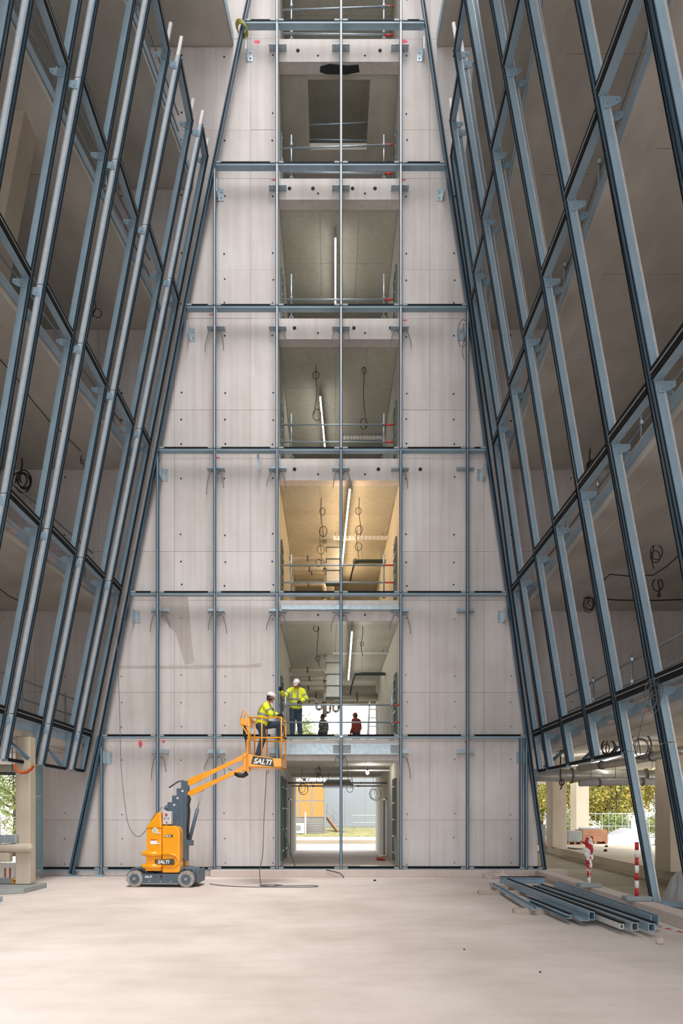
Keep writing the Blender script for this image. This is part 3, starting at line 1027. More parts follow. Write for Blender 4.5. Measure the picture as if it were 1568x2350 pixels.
pts = [at(32, 1752, 15.9), at(36, 1765, 15.8), at(46, 1770, 15.8), at(58, 1769, 15.8), at(68, 1762, 15.8), at(74, 1755, 15.9)]
t = thing('orange_conduit', 'bundle of orange conduit sagging below the left frame foot', 'conduit', pts[0])
for q_ in range(4):
    B().tube([p_ + Vector((0, q_ * .03, -.012 * (q_ % 2) - .02 * abs(q_ - 1.5))) for p_ in pts], .022, 6).build('conduit', M['orange_wire'], t, True)

# wires clipped along side soffits
def soffit_run(label, pix, zc, r=.012):
    pts = [ceil_pt(x, y, zc) for x, y in pix]
    return tag(B().tube(pts, r, 5).build('soffit_cable', M['wire'], smooth=True), label, 'cable')


soffit_run('thin cable running across the left soffit of the third upper floor', ((48, 415), (90, 480), (130, 560), (180, 650)), Z[5] - .445)
soffit_run('thin curved cable on the left soffit above the second upper floor', ((0, 825), (40, 870), (75, 920), (115, 968), (150, 1000), (185, 1035)), Z[3] - .446)
soffit_run('thin curved cable on the left soffit above the first upper floor', ((0, 1352), (20, 1368), (46, 1380)), Z[2] - .446)
soffit_run('thin cable running across the right soffit of the fourth level', ((1545, 690), (1490, 770), (1438, 830), (1402, 880)), Z[4] - .446)
soffit_run('black cable running across the right soffit above the first upper floor', ((1340, 1372), (1420, 1377), (1500, 1378), (1566, 1376)), Z[2] - .446, .02)
soffit_run('black cable looping over the right soffit above the first upper floor', ((1385, 1332), (1400, 1318), (1440, 1322), (1500, 1320), (1530, 1300), (1566, 1268)), Z[2] - .447, .014)

# long thin line from the frame to the lift, and the lift supply cord
pts = [at(268, 1362, 19.5), at(270, 1500, 19.3), at(275, 1640, 19), at(278, 1760, 18.6), at(290, 1870, 18), at(302, 1908, 17.6), at(318, 1920, 17.2), at(335, 1905, 17.1), at(352, 1875, 17.0), at(372, 1852, 17.0)]
tag(B().rope(pts, .009, 5).build('slack_line', M['wire_grey'], smooth=True), 'thin grey line sagging from the left frame down to the lift', 'cable')
pts = [(-2.33, 17.15, 2.96), (-1.62, 17.0, 2.9)]
cpts = [at(612, 1768, 16.9), at(606, 1880, 16.95), at(603, 1960, 17.0), at(596, 1998, 17.2)] + [Vector((x, y, .012)) for x, y in ((-1.78, 17.6), (-1.75, 17.2), (-1.5, 17.05), (-1.3, 17.25), (-1.5, 17.45), (-1.75, 17.35), (-1.45, 17.12), (-1.2, 17.3), (-1.4, 17.5), (-1.2, 17.2), (-.6, 17.3), (-.34, 17.22), (-.3, 17.05), (-.5, 16.92), (-1.2, 16.9), (-2.0, 16.95), (-2.6, 17.2), (-2.95, 17.5), (-3.12, 17.75))]
tag(B().rope(cpts, .011, 5).build('power_cord', M['wire_grey'], smooth=True), 'grey power cord dropping from the basket and coiled on the floor', 'cable')
pts = [Vector((.15, 19.66, .16)), Vector((.3, 19.62, .12)), Vector((.38, 19.55, .04)), Vector((.4, 19.45, .012))]
tag(B().tube([Vector((-.1, 19.68, .215))] + pts, .014, 5).build('cable_end', M['wire'], smooth=True), 'black cable end hanging over the kerb below the middle mullion', 'cable')
# bundle of thin wires tied at the right frame
t = thing('wire_bundle', 'bundle of thin wires tied round a mullion of the right frame', 'cable', at(1500, 1585, 11.8))
for q_ in range(7):
    c = at(1500 + random.uniform(-4, 4), 1590 + random.uniform(-10, 25), 11.72)
    B().ring(c, random.uniform(.09, .16), .006, (random.uniform(-.5, .5), 1, random.uniform(-.6, .6)), sz=1.4).build('wire', M['wire_grey'], t, True)
B().tube([at(1496, 1590, 11.7), at(1478, 1640, 12.6), at(1466, 1690, 13.6), at(1460, 1740, 14.0)], .006, 5).build('wire', M['wire_grey'], t, True)

# ---------------------------------------------------------------- the boom lift (local axes: x right, y away, z up)
lift = thing('boom_lift', 'orange mast boom lift with a raised basket parked by the wall', 'boom lift', (-4.175, 17.40, 0), rotz=math.radians(-4), local=True)
RY = 0.46
ch = B().box(-.50, .50, -.44, .44, .085, .335).box(-.86, .86, -.26, .26, .10, .36).build('chassis', M['machine'], lift, bevel=.02)
for sx in (-1, 1):
    fen = B()
    pts = [(.36, .335), (.40, .44), (.52, .49), (.78, .46), (.92, .30), (.93, .12), (.86, .12), (.84, .28), (.74, .41), (.56, .43), (.46, .36)]
    fen.prism([(sx * p[0], p[1]) for p in (pts if sx > 0 else pts[::-1])], lambda x, z: (x, -.30, z), lambda x, z: (x, .30, z))
    fen.build('fender', M['machine'], ch, bevel=.015)
B().box(-.98 + 1.84, .93, -.34, .34, .10, .44).build('end_cover', M['machine'], ch, bevel=.03)
B().box(-.46, .46, -.452, -.441, .075, .098).build('skirt', M['tyre'], ch)
for i, x in enumerate((-.28, .0, .26)):
    B().cyl((x, -.455, .14), (x, -.44, .14), .014, n=8).build('bolt', M['pale'], ch)
B().cyl((.02, -.452, .27), (.02, -.44, .27), .028, n=12).build('towing_eye', M['black'], ch)
for x in (-.65, .65):
    for y in (-.40, .40):
        s_ = -1 if y < 0 else 1
        wo = B().cyl((x, y - .07, .21), (x, y + .07, .21), .195, n=28).build('wheel', M['tyre'], lift)
        tr = B()
        for q_ in range(22):
            a = 2 * math.pi * q_ / 22
            c = Vector((x + .198 * math.cos(a), y, .21 + .198 * math.sin(a)))
            tr.bar(c + Vector((0, -.068, 0)), c + Vector((0, .068, 0)), .03, .022, (math.cos(a), 0, math.sin(a)))
        tr.build('tread', M['tyre'], wo)
        B().cyl((x, y + s_ * .071, .21), (x, y + s_ * .085, .21), .125, n=24).build('hub', M['machine'], wo)
        B().cyl((x, y + s_ * .085, .21), (x, y + s_ * .10, .21), .035, n=12).build('hub_cap', M['tyre'], wo)
B().cyl((0, 0, .33), (0, 0, .42), .34, n=28).build('turntable', M['black'], lift)
# body shell
prof = [(-.40, .40), (.02, .40), (.02, 1.50), (-.0, 1.86), (-.06, 1.875), (-.12, 1.84), (-.30, 1.58), (-.36, 1.50), (-.37, 1.34), (-.37, .90)]
bd = B().prism(prof, lambda x, z: (x, -.43, z), lambda x, z: (x, .43, z)).build('body_shell', M['yellow'], lift, bevel=.05, seg=3)
prof = [(.035, .36), (.47, .36), (.485, .42), (.485, 1.36), (.46, 1.45), (.40, 1.51), (.30, 1.53), (.035, 1.53)]
bd2 = B().prism(prof, lambda x, z: (x, -.44, z), lambda x, z: (x, -.1, z)).build('side_panel', M['yellow'], lift, bevel=.03, seg=3)
B().prism(prof, lambda x, z: (x, .1, z), lambda x, z: (x, .44, z)).build('side_panel', M['yellow'], lift, bevel=.03, seg=3)
for z in (.52, .83):
    pts = [(.03, -.44), (-.25, -.46), (-.40, -.44), (-.47, -.34), (-.49, 0), (-.47, .34), (-.40, .44), (-.25, .46), (.03, .44)]
    B().tube([(x, y, z) for x, y in pts], .062, 8).build('bumper', M['yellow'], bd, True)
B().tube([(.05, -.445, .83), (.28, -.45, .83), (.40, -.45, .78), (.46, -.45, .68), (.44, -.45, .58), (.36, -.45, .53), (.05, -.45, .52)], .03, 8).build('bumper', M['yellow'], bd2, True)
for z in (1.34, 1.36, 1.08, 1.10):
    B().box(-.09, -.0, -.446, -.434, z - .006, z + .006).build('vent_slot', M['white'], bd)
B().box(-.37, .02, -.436, -.428, 1.465, 1.475).build('seam', M['black'], bd)
B().box(-.135, -.10, -.452, -.44, .60, .69).build('vent', M['black'], bd)
cb = B().box(.03, .25, -.38, -.2, 1.56, 1.89).build('control_box', M['pale'], lift, bevel=.015)
B().cyl((.13, -.41, 1.80), (.13, -.38, 1.80), .03, n=14).build('stop_button', M['red'], cb)
for x, z in ((.09, 1.71), (.18, 1.71), (.14, 1.61)):
    B().cyl((x, -.395, z), (x, -.38, z), .014, n=8).build('knob', M['black'], cb)
# mast
for i, (x0, x1, z0, z1, yy) in enumerate(((.09, .30, 1.5, 2.12, .17), (.20, .38, 1.0, 2.29, .15), (.31, .50, .7, 2.47, .13))):
    mt = B().box(x0, x1, -yy, yy, z0, z1).build('mast_section', M['machine'], lift, bevel=.008)
    B().cyl((x1 - .03, -yy - .02, z1 - .07), (x1 - .03, yy, z1 - .07), .03, n=12).build('roller', M['pale'], mt)
mt = B().box(.42, .585, -.11, .11, 2.25, 2.66).box(.50, .56, -.12, .12, .62, 2.3).build('mast_head', M['machine'], lift, bevel=.008)
B().tube([(.46, 0, 2.67), (.32, 0, 2.65), (.18, 0, 2.56), (.08, 0, 2.49)], .022, 8).build('cable_guide', M['machine'], mt, True)
B().tube([(.60, -.05, 2.3), (.64, -.06, 2.2), (.60, -.05, 2.05), (.62, -.06, 1.9), (.59, -.05, 1.5), (.58, -.05, 1.2)], .03, 8).build('hose', M['black'], mt, True)
ml = B().cyl((.02, -.12, 2.0), (.11, -.12, 1.95), .06, n=12).build('cord_reel', M['machine'], lift, True)
# boom: upper and lower arm
for (a, c, w0, w1) in (((.56, 0, 2.60), (2.02, 0, 3.265), .17, .10), ((.60, 0, 2.33), (2.04, 0, 2.995), .14, .10)):
    a, c = Vector(a), Vector(c)
    d = (c - a).normalized()
    u = Vector((-d.z, 0, d.x))
    ar = B()
    prev = None
    for t_, hh in ((0, w0 * .8), (.12, w0), (.45, w1 * .95), (.85, w1 * .9), (.93, w1 * 1.25), (1, w1 * 1.2)):
        p = a.lerp(c, t_)
        ring_ = [p + Vector((0, -.055, 0)) - u * hh / 2, p + Vector((0, .055, 0)) - u * hh / 2, p + Vector((0, .055, 0)) + u * hh / 2, p + Vector((0, -.055, 0)) + u * hh / 2]
        if prev:
            ar.hexa(prev, ring_)
        prev = ring_
    am = ar.build('boom_arm', M['yellow'], lift)
    for p in (a, c):
        B().cyl(p + Vector((0, -.075, 0)), p + Vector((0, .075, 0)), .04, n=14).build('pivot_pin', M['yellow'], am)
cy = B().cyl((.61, -.02, 1.12), (.82, -.02, 1.95), .045, n=14).build('lift_cylinder', M['machine'], lift, True)
B().cyl((.82, -.02, 1.95), (.97, -.02, 2.47), .018, n=10).build('piston_rod', M['galv'], cy, True)
B().box(.50, .70, -.08, .08, 1.02, 1.16).build('cylinder_mount', M['machine'], cy, bevel=.01)
# head link and basket
hd = B().box(2.00, 2.10, -.09, .09, 2.90, 3.36).box(2.08, 2.17, -.07, .07, 2.88, 3.70).build('head_link', M['yellow'], lift, bevel=.012)
B().cyl((2.05, -.11, 3.30), (2.05, .11, 3.30), .045, n=12).cyl((2.05, -.11, 2.96), (2.05, .11, 2.96), .045, n=12).build('pivot_pin', M['yellow'], hd)
B().tube([(1.78, 0, 2.86), (1.88, -.02, 2.80), (2.0, -.02, 2.79), (2.1, -.01, 2.86)], .06, 8).build('hose_boot', M['black'], hd, True)
B().tube([(1.72, -.05, 2.93), (1.62, -.05, 2.95), (1.66, -.05, 2.99)], .012, 6).build('hose', M['wire_grey'], hd, True)
bx0, bx1, by0, by1 = 2.19, 3.04, -.42, .42
bask = B()
bask.hexa([(bx0, by0, 2.96), (bx1, by0, 2.96), (bx1, by1, 2.96), (bx0, by1, 2.96)], [(bx0, by0, 2.99), (bx1, by0, 2.99), (bx1, by1, 2.99), (bx0, by1, 2.99)])
for y in (by0, by1 - .02):
    bask.hexa([(bx0, y, 2.96), (bx1, y, 2.96), (bx1, y + .02, 2.96), (bx0, y + .02, 2.96)], [(bx0, y, 3.30), (bx1, y, 3.15), (bx1, y + .02, 3.15), (bx0, y + .02, 3.30)])
bask.box(bx0, bx0 + .02, by0, by1, 2.96, 3.30).box(bx1 - .02, bx1, by0, by1, 2.96, 3.15)
bask.box(bx0 + .02, bx1 - .02, by0 + .02, by1 - .02, 3.16, 3.19)
bask = bask.build('basket', M['yellow'], lift)
for x, y, z0 in ((bx0 + .02, by0 + .02, 3.28), (bx0 + .02, by1 - .02, 3.28), (bx1 - .02, by0 + .02, 3.15), (bx1 - .02, by1 - .02, 3.15), ((bx0 + bx1) / 2 - .08, by0 + .02, 3.2), ((bx0 + bx1) / 2 - .08, by1 - .02, 3.2)):
    B().cyl((x, y, z0), (x, y, 4.2), .018, n=8).build('upright', M['yellow'], bask, True)
for z in (3.70, 4.2):
    B().tube([(bx0 + .02, by0 + .02, z), (bx1 - .02, by0 + .02, z), (bx1 - .02, by1 - .02, z), (bx0 + .02, by1 - .02, z)], .019, 8, True).build('rail', M['yellow'], bask, True)
co = B().hexa([(1.96, -.2, 4.06), (2.22, -.2, 4.00), (2.22, .2, 4.00), (1.96, .2, 4.06)], [(1.94, -.2, 4.2), (2.22, -.2, 4.22), (2.22, .2, 4.22), (1.94, .2, 4.2)]).build('console', M['yellow'], bask, bevel=.012)
for y in (-.17, .17):
    B().tube([(1.95, y, 4.18), (2.02, y, 4.42), (2.2, y, 4.22)], .016, 8).build('console_guard', M['yellow'], co, True)
    B().tube([(1.96, y, 4.1), (2.05, y, 3.95), (2.2, y, 3.75)], .022, 8).build('console_strut', M['yellow'], co, True)
B().tube([(2.0, .1, 4.05), (2.0, .1, 3.85), (2.05, .12, 3.7), (2.07, .12, 3.5), (2.08, .1, 3.4)], .035, 8).build('hose', M['black'], bask, True)


def lettering(text, parent, x, y, z, size, mat, shear=.25, slope=0.0):
    cu = bpy.data.curves.new('lettering', 'FONT')
    cu.body = text
    cu.size = size
    cu.shear = shear
    cu.extrude = .002
    cu.offset = size * .034
    cu.space_character = 1.02
    tmp = bpy.data.objects.new('lettering_tmp', cu)
    COL.objects.link(tmp)
    dg = bpy.context.evaluated_depsgraph_get()
    dg.update()
    me = bpy.data.meshes.new_from_object(tmp.evaluated_get(dg))
    bpy.data.objects.remove(tmp)
    me.materials.clear()
    me.materials.append(mat)
    o = bpy.data.objects.new('lettering', me)
    COL.objects.link(o)
    o.parent = parent
    o.location = (x, y, z)
    o.rotation_euler = (math.pi / 2, 0, 0)
    if slope:
        o.rotation_euler = (math.pi / 2, slope, 0)
    return o


def decal(parent, pts, y, text, x, z, size, slope=0.0):
    d = B().prism(pts, lambda a, c: (a, y, c), lambda a, c: (a, y - .004, c)).build('decal', M['decal'], parent)
    lettering(text, d if False else parent, x, y - .006, z, size, M['white'], slope=slope)
    s_ = size * .16
    B().box(x + size * .62, x + size * .62 + s_, y - .0075, y - .005, z + size * .66, z + size * .66 + s_).build('accent', M['yellow'], parent)


decal(bask, [(2.27, 3.06), (2.84, 2.985), (2.81, 3.175), (2.32, 3.25)], by0 - .001, 'SALTI', 2.325, 3.075, .175, slope=math.radians(6))
decal(bd2, [(-.085, .57), (.37, .57), (.35, .71), (-.065, .69)], -.482, 'SALTI', -.06, .595, .115)
decal(bd2, [(.10, 1.24), (.32, 1.25), (.305, 1.315), (.115, 1.30)], -.442, 'SALTI', .115, 1.255, .058)
lettering('SALTI', ch, -.40, -.444, .235, .07, M['white'])
B().cyl((-.14, -.438, 1.41), (-.14, -.428, 1.41), .07, n=22).build('round_sticker', M['white'], bd)
B().ring((-.14, -.442, 1.41), .036, .006, (0, 1, 0)).build('sticker_mark', plain('green_print', (70, 140, 96), .6), bd)
B().box(-.26, -.09, -.438, -.430, 1.07, 1.17).build('sticker', M['white'], bd)
B().box(-.26, -.09, -.441, -.437, 1.165, 1.185).build('sticker_band', M['red'], bd)

# ---------------------------------------------------------------- people
def remesh(b, name, mat, parent, vox=.011, it=5):
    o = b.build(name, mat, parent, True)
    m = o.modifiers.new('fuse', 'REMESH')
    m.mode = 'VOXEL'
    m.voxel_size = vox
    m.use_smooth_shade = True
    s_ = o.modifiers.new('soften', 'SMOOTH')
    s_.factor = .5
    s_.iterations = it
    return o


def hand(b, wrist, d, palm_n, curl=.5, flip=1):
    """palm and five fingers; d = pointing direction, palm_n = palm side normal"""
    d, n_ = Vector(d).normalized(), Vector(palm_n).normalized()
    sd = d.cross(n_).normalized() * flip
    w = Vector(wrist)
    k = w + d * .085
    b.ecap(w + d * .015, k, (.030, .017), (.040, .015), sd)
    for i, L in enumerate((.070, .080, .074, .058)):
        base = k + sd * (.030 - .020 * i)
        f1 = base + (d * math.cos(curl * .6) + n_ * math.sin(curl * .6)) * L * .5
        f2 = f1 + (d * math.cos(curl * 1.9) + n_ * math.sin(curl * 1.9)) * L * .5
        b.cap(base, f1, .0095, .009).cap(f1, f2, .009, .0075)
    t0 = w + d * .035 + sd * .032
    t1 = t0 + (d * .6 + sd * .7 + n_ * .3).normalized() * .04
    b.cap(t0, t1, .012, .0105).cap(t1, t1 + (d * .85 + sd * .1 + n_ * .4).normalized() * .03, .0105, .008)


def person(label, J, fwd, right, jacket, trousers, helmet='hard', bands=True, look=None, glove=True, curl=.7, group=None):
    V = {k: Vector(v) for k, v in J.items()}
    fwd, right = Vector(fwd).normalized(), Vector(right).normalized()
    base = (V['anL'] + V['anR']) / 2
    p_ = thing('person', label, 'person', (base.x, base.y, min(V['anL'].z, V['anR'].z) - .09), group)
    look = Vector(look).normalized() if look else fwd
    hr = look.cross(Vector((0, 0, 1))).normalized()
    hu = hr.cross(look).normalized()
    HM = Matrix((hr, look, hu)).transposed()
    H = V['head']
    spine = (V['neck'] - V['pelvis']).normalized()
    b = B()
    b.ell(H, .074, .092, .112, HM, 16, 12)
    b.ell(H + look * .035 - hu * .055, .054, .056, .058, HM)
    b.cap(H + look * .090 + hu * .012, H + look * .106 - hu * .022, .010, .014)
    for s_ in (-1, 1):
        b.ell(H + hr * s_ * .076 - hu * .005, .012, .022, .032, HM)
        b.ell(H + look * .082 + hr * s_ * .030 + hu * .010, .014, .010, .008, HM)
    b.ell(H + look * .088 - hu * .052, .024, .010, .008, HM)
    b.cap(V['neck'] - spine * .02, H - hu * .04, .055, .052)
    b.ecap(V['pelvis'], V['neck'] - spine * .12, (.14, .095), (.15, .095), right)
    for s_ in 'LR':
        b.cap(V['sh' + s_], V['el' + s_], .045, .038).cap(V['el' + s_], V['wr' + s_], .038, .027)
        b.cap(V['hip' + s_], V['kn' + s_], .070, .050).cap(V['kn' + s_], V['an' + s_], .050, .036)
        d = (V['wr' + s_] - V['el' + s_]).normalized()
        pn = V.get('palm' + s_, Vector((0, 0, -1)))
        hand(b, V['wr' + s_], V.get('hd' + s_, d), pn, curl, 1 if s_ == 'L' else -1)
    remesh(b, 'body', M['skin'] if not glove else M['skin'], p_, .0075, 3)
    # jacket
    b = B()
    w0, w1 = V['pelvis'] + spine * .02, V['neck'] - spine * .13
    b.ecap(w0, V['pelvis'].lerp(V['neck'], .5), (.200, .155), (.208, .158), right)
    b.ecap(V['pelvis'].lerp(V['neck'], .5), w1, (.208, .158), (.198, .135), right)
    b.ecap(V['neck'] - spine * .1, V['neck'] + spine * .0, (.13, .095), (.07, .068), right)
    for s_ in 'LR':
        b.cap(V['neck'].lerp(V['sh' + s_], .55), V['sh' + s_], .085, .082)
        b.cap(V['sh' + s_], V['el' + s_], .086, .074).cap(V['el' + s_], V['wr' + s_].lerp(V['el' + s_], .12), .074, .056)
    jk = remesh(b, 'jacket', jacket, p_, .012, 5)
    if bands:
        bb = B()
        tor = [(.20, (.207, .162)), (.42, (.212, .163))]
        for t_, (rx, ry) in tor:
            c = V['pelvis'].lerp(V['neck'], t_)
            e = (right - spine * right.dot(spine)).normalized()
            g_ = spine.cross(e)
            pts = [c + e * rx * math.cos(a) + g_ * ry * math.sin(a) for a in [2 * math.pi * q_ / 24 for q_ in range(24)]]
            for q_ in range(24):
                a, c2 = pts[q_], pts[(q_ + 1) % 24]
                o_ = ((a + c2) / 2 - c).normalized()
                bb.bar(a, c2, .05, .014, o_) if False else bb.hexa([a - spine * .026, c2 - spine * .026, c2 - spine * .026 - o_ * .02, a - spine * .026 - o_ * .02], [a + spine * .026, c2 + spine * .026, c2 + spine * .026 - o_ * .02, a + spine * .026 - o_ * .02])
        for s_ in 'LR':
            for a_, c_, t_, r_ in (('sh', 'el', .55, .083), ('el', 'wr', .35, .0735)):
                a, c2 = V[a_ + s_], V[c_ + s_]
                d = (c2 - a).normalized()
                c = a.lerp(c2, t_)
                bb.cyl(c - d * .026, c + d * .026, r_, n=18)
            # braces over the shoulders, front and back
            sgn = 1 if (V['sh' + s_] - V['neck']).dot(right) > 0 else -1
            e = (right - spine * right.dot(spine)).normalized()
            g_ = fwd - spine * fwd.dot(spine)
            g_.normalize()
            for fb in (1, -1):
                path = []
                for t_, dep in ((.42, .160), (.6, .158), (.78, .140), (.88, .108)):
                    path.append(V['pelvis'].lerp(V['neck'], t_) + e * sgn * .095 + g_ * fb * dep)
                for a, c2 in zip(path[:-1], path[1:]):
                    bb.bar(a, c2, .046, .016, g_ * fb)
        bb.build('reflective_band', M['reflect'], jk)
    b = B()
    b.ecap(V['pelvis'] - spine * .05, V['pelvis'] + spine * .06, (.175, .14), (.175, .135), right)
    for s_ in 'LR':
        b.cap(V['hip' + s_], V['kn' + s_], .112, .084).cap(V['kn' + s_], V['an' + s_] + (V['kn' + s_] - V['an' + s_]).normalized() * .03, .084, .07)
    remesh(b, 'trousers', trousers, p_, .012, 5)
    for s_ in 'LR':
        b = B()
        an, toe = V['an' + s_], V['toe' + s_]
        dd = (toe - an)
        dd.z = 0
        dd = dd.normalized() if dd.length > .01 else fwd
        b.cap(an - Vector((0, 0, .045)) - dd * .045, toe, .043, .036).cap(an + Vector((0, 0, .06)), an - Vector((0, 0, .03)), .05, .048)
        remesh(b, 'boot', M['boot'], p_, .01, 3)
        if glove:
            d = (V['wr' + s_] - V['el' + s_]).normalized()
            b = B()
            hand(b, V['wr' + s_], V.get('hd' + s_, d), V.get('palm' + s_, Vector((0, 0, -1))), curl, 1 if s_ == 'L' else -1)
            b.v = [tuple(Vector(q_) * 1.0) for q_ in b.v]
            go = remesh(b, 'glove', M['glove'], p_, .006, 1)
            dm = go.modifiers.new('thicken', 'DISPLACE')
            dm.strength = .006
            dm.mid_level = 0
    if helmet == 'hard':
        b = B().ell(H + hu * .035, .100, .122, .112, HM, 20, 8, z0=0.0)
        b.ell(H + hu * .034, .106, .130, .012, HM, 20, 4)
        b.ell(H + hu * .034 + look * .10, .075, .065, .010, HM, 16, 4)
        he = b.build('helmet', M['helmet'], p_, True)
        for s_ in (-1, 0, 1):
            pts = [H + hu * (.035 + .114 * math.sin(a)) + look * .124 * math.cos(a) + hr * s_ * .03 for a in [math.radians(q_) for q_ in range(20, 165, 12)]]
            B().tube(pts, .006, 5).build('helmet_rib', M['helmet'], he, True)
        hb = B().ell(H - hu * .015 - look * .012, .079, .088, .10, HM, 16, 8).build('hair', M['boot'], p_, True)
    elif helmet == 'cap':
        b = B().ell(H + hu * .03, .082, .10, .095, HM, 18, 8, z0=0.0)
        b.ell(H + hu * .032 + look * .11, .06, .06, .010, HM, 14, 4)
        b.build('cap', jacket, p_, True)
        B().ell(H - hu * .01 - look * .014, .077, .087, .10, HM, 16, 8).build('hair', M['boot'], p_, True)
    else:
        B().ell(H + hu * .018 - look * .014, .081, .094, .112, HM, 16, 8).build('hair', M['boot'], p_, True)
    return p_


Y1 = 17.33
def q1(x, y, dY=0.0):
    return at(x, y, Y1 + dY)


zf = 3.19
hipc = q1(600, 1661)
person('worker in yellow jacket and white helmet stepping up in the lift basket',
       dict(head=q1(621, 1601), neck=q1(613, 1615), pelvis=hipc,
            shR=q1(610, 1622, -.17), elR=q1(622, 1639, -.22), wrR=q1(632, 1642, -.10),
            shL=q1(615, 1622, .17), elL=q1(630, 1638, .2), wrL=q1(637, 1641, .06),
            hdR=(1, .15, -.1), hdL=(1, -.2, -.1), palmR=(0, 1, -.2), palmL=(0, -1, -.2),
            hipR=hipc + Vector((0, -.09, -.04)), knR=q1(604, 1694, -.09), anR=Vector((q1(592, 1730).x, Y1 - .10, zf + .09)), toeR=Vector((q1(592, 1730).x + .17, Y1 - .12, zf + .04)),
            hipL=hipc + Vector((0.02, .09, -.03)), knL=q1(642, 1662, .12), anL=Vector((q1(640, 1690).x, Y1 + .16, 3.815)), toeL=Vector((q1(640, 1690).x + .16, Y1 + .17, 3.765))),
       fwd=(1, .15, 0), right=(.15, -1, 0), jacket=M['hivis'], trousers=M['navy'], look=(.94, .3, -.28), glove=True, curl=.9)
Y2 = 20.80
def q2(x, y, dY=0.0):
    return at(x, y, Y2 + dY)


zf = Z[1]
pc = q2(679, 1624)
person('worker in yellow jacket leaning at the first floor opening, looking down at the basket',
       dict(head=q2(682, 1569, -.14), neck=q2(680, 1580, -.04), pelvis=pc,
            shR=q2(665, 1585), elR=q2(653, 1599, -.22), wrR=q2(645, 1586, -.52), hdR=(-.1, -.2, 1), palmR=(-.2, -1, 0),
            shL=q2(695, 1586), elL=q2(703, 1604, -.05), wrL=q2(692, 1609, -.20), hdL=(-1, -.25, -.1), palmL=(0, .3, -1),
            hipR=pc + Vector((-.09, 0, -.05)), knR=Vector((q2(671, 1660).x, Y2 + .0, zf + .50)), anR=Vector((q2(671, 1685).x, Y2 + .03, zf + .09)), toeR=Vector((q2(671, 1685).x - .04, Y2 - .14, zf + .04)),
            hipL=pc + Vector((.09, 0, -.05)), knL=Vector((q2(687, 1660).x, Y2 + .02, zf + .50)), anL=Vector((q2(690, 1685).x, Y2 + .06, zf + .09)), toeL=Vector((q2(690, 1685).x + .03, Y2 - .11, zf + .04))),
       fwd=(-.25, -1, 0), right=(-1, .25, 0), jacket=M['hivis'], trousers=M['navy'], look=(-.4, -.7, -.85), glove=True, curl=1.0)


def stander(label, xp, Yp, jacket, trousers, facing, helmet, hpix):
    X = (xp - PX) * Yp / F_PX
    zf = Z[1]
    fx_, fy_ = facing
    fw = Vector((fx_, fy_, 0)).normalized()
    rt = Vector((fw.y, -fw.x, 0))
    o = Vector((X, Yp, zf))
    def P_(r, f_, z):
        return o + rt * r + fw * f_ + Vector((0, 0, z))
    return person(label, dict(head=P_(0, .05, 1.60), neck=P_(0, 0, 1.45), pelvis=P_(0, 0, .95),
                       shR=P_(.18, 0, 1.39), elR=P_(.23, -.02, 1.12), wrR=P_(.20, .12, .90), shL=P_(-.18, 0, 1.39), elL=P_(-.23, -.02, 1.12), wrL=P_(-.20, .12, .90),
                       palmR=-rt, palmL=rt, hipR=P_(.09, 0, .90), knR=P_(.10, .02, .50), anR=P_(.10, 0, .09), toeR=P_(.11, .17, .04),
                       hipL=P_(-.09, 0, .90), knL=P_(-.10, .02, .50), anL=P_(-.10, 0, .09), toeL=P_(-.11, .17, .04)),
                  fwd=fw, right=rt, jacket=jacket, trousers=trousers, helmet=helmet, bands=(jacket is M['greycloth']), look=(fw.x, fw.y, -.15), glove=False, curl=.5)


stander('person in grey clothes standing far back in the first floor passage', 743, 27.2, M['greycloth'], M['navy'], (-.9, .5), 'none', 0)
stander('person in a maroon hooded top and cap far back in the first floor passage', 818, 26.8, M['rust'], M['navy'], (-.8, .6), 'cap', 0)

# ---------------------------------------------------------------- steel profiles laid out on the floor
def gp(x, y, z=0.0):
    Y = F_PX * (CAM_H - z) / (y - HY)
    return Vector(((x - PX) * Y / F_PX, Y, z))


def profile(label, a, c, w, h, kind='box', mat='steel', cat='steel profile'):
    """hollow or channel steel section lying from a to c (points of its underside)"""
    a, c = Vector(a), Vector(c)
    d = (c - a).normalized()
    sd = d.cross(Vector((0, 0, 1))).normalized()
    up = sd.cross(d)
    t = thing('steel_profile', label, cat, a, 'steel profiles laid out beside the right kerb')
    T = .012
    def bar_(s0, s1, u0, u1, m_=None, nm=None, parent=t, ea=0.0, ec=0.0):
        p, q_ = a + d * ea, c - d * ec
        return B().hexa([p + sd * s0 + up * u0, p + sd * s1 + up * u0, p + sd * s1 + up * u1, p + sd * s0 + up * u1],
                        [q_ + sd * s0 + up * u0, q_ + sd * s1 + up * u0, q_ + sd * s1 + up * u1, q_ + sd * s0 + up * u1]).build(nm, m_ or M[mat], parent)
    bar_(-w / 2, w / 2, 0, T, nm='bottom_flange')
    bar_(-w / 2, -w / 2 + T, T, h, nm='web')
    if kind == 'box':
        bar_(w / 2 - T, w / 2, T, h, nm='web')
        bar_(-w / 2 + T, w / 2 - T, h - T, h, nm='top_flange')
    if kind == 'chan':
        bar_(w / 2 - T, w / 2, T, h, nm='web')
    if kind in ('box', 'zed'):
        bar_(-w / 2 - .012, -w / 2 + .035, h, h + .02, M['gasket'], 'gasket')
    if kind == 'zed':
        bar_(-w / 2 + T, w / 2, h - T, h, nm='top_flange')
    return t


def beare(label, x0, y0, x1, y1, z=0.0):
    a, c = gp(x0, y0), gp(x1, y1)
    a, c = a + Vector((0, 0, .045)), c + Vector((0, 0, .045))
    return tag(B().bar(a, c, .16, .09).build('timber_bearer', M['board'], bevel=.008), label, 'timber', 'timber bearers under the steel profiles')


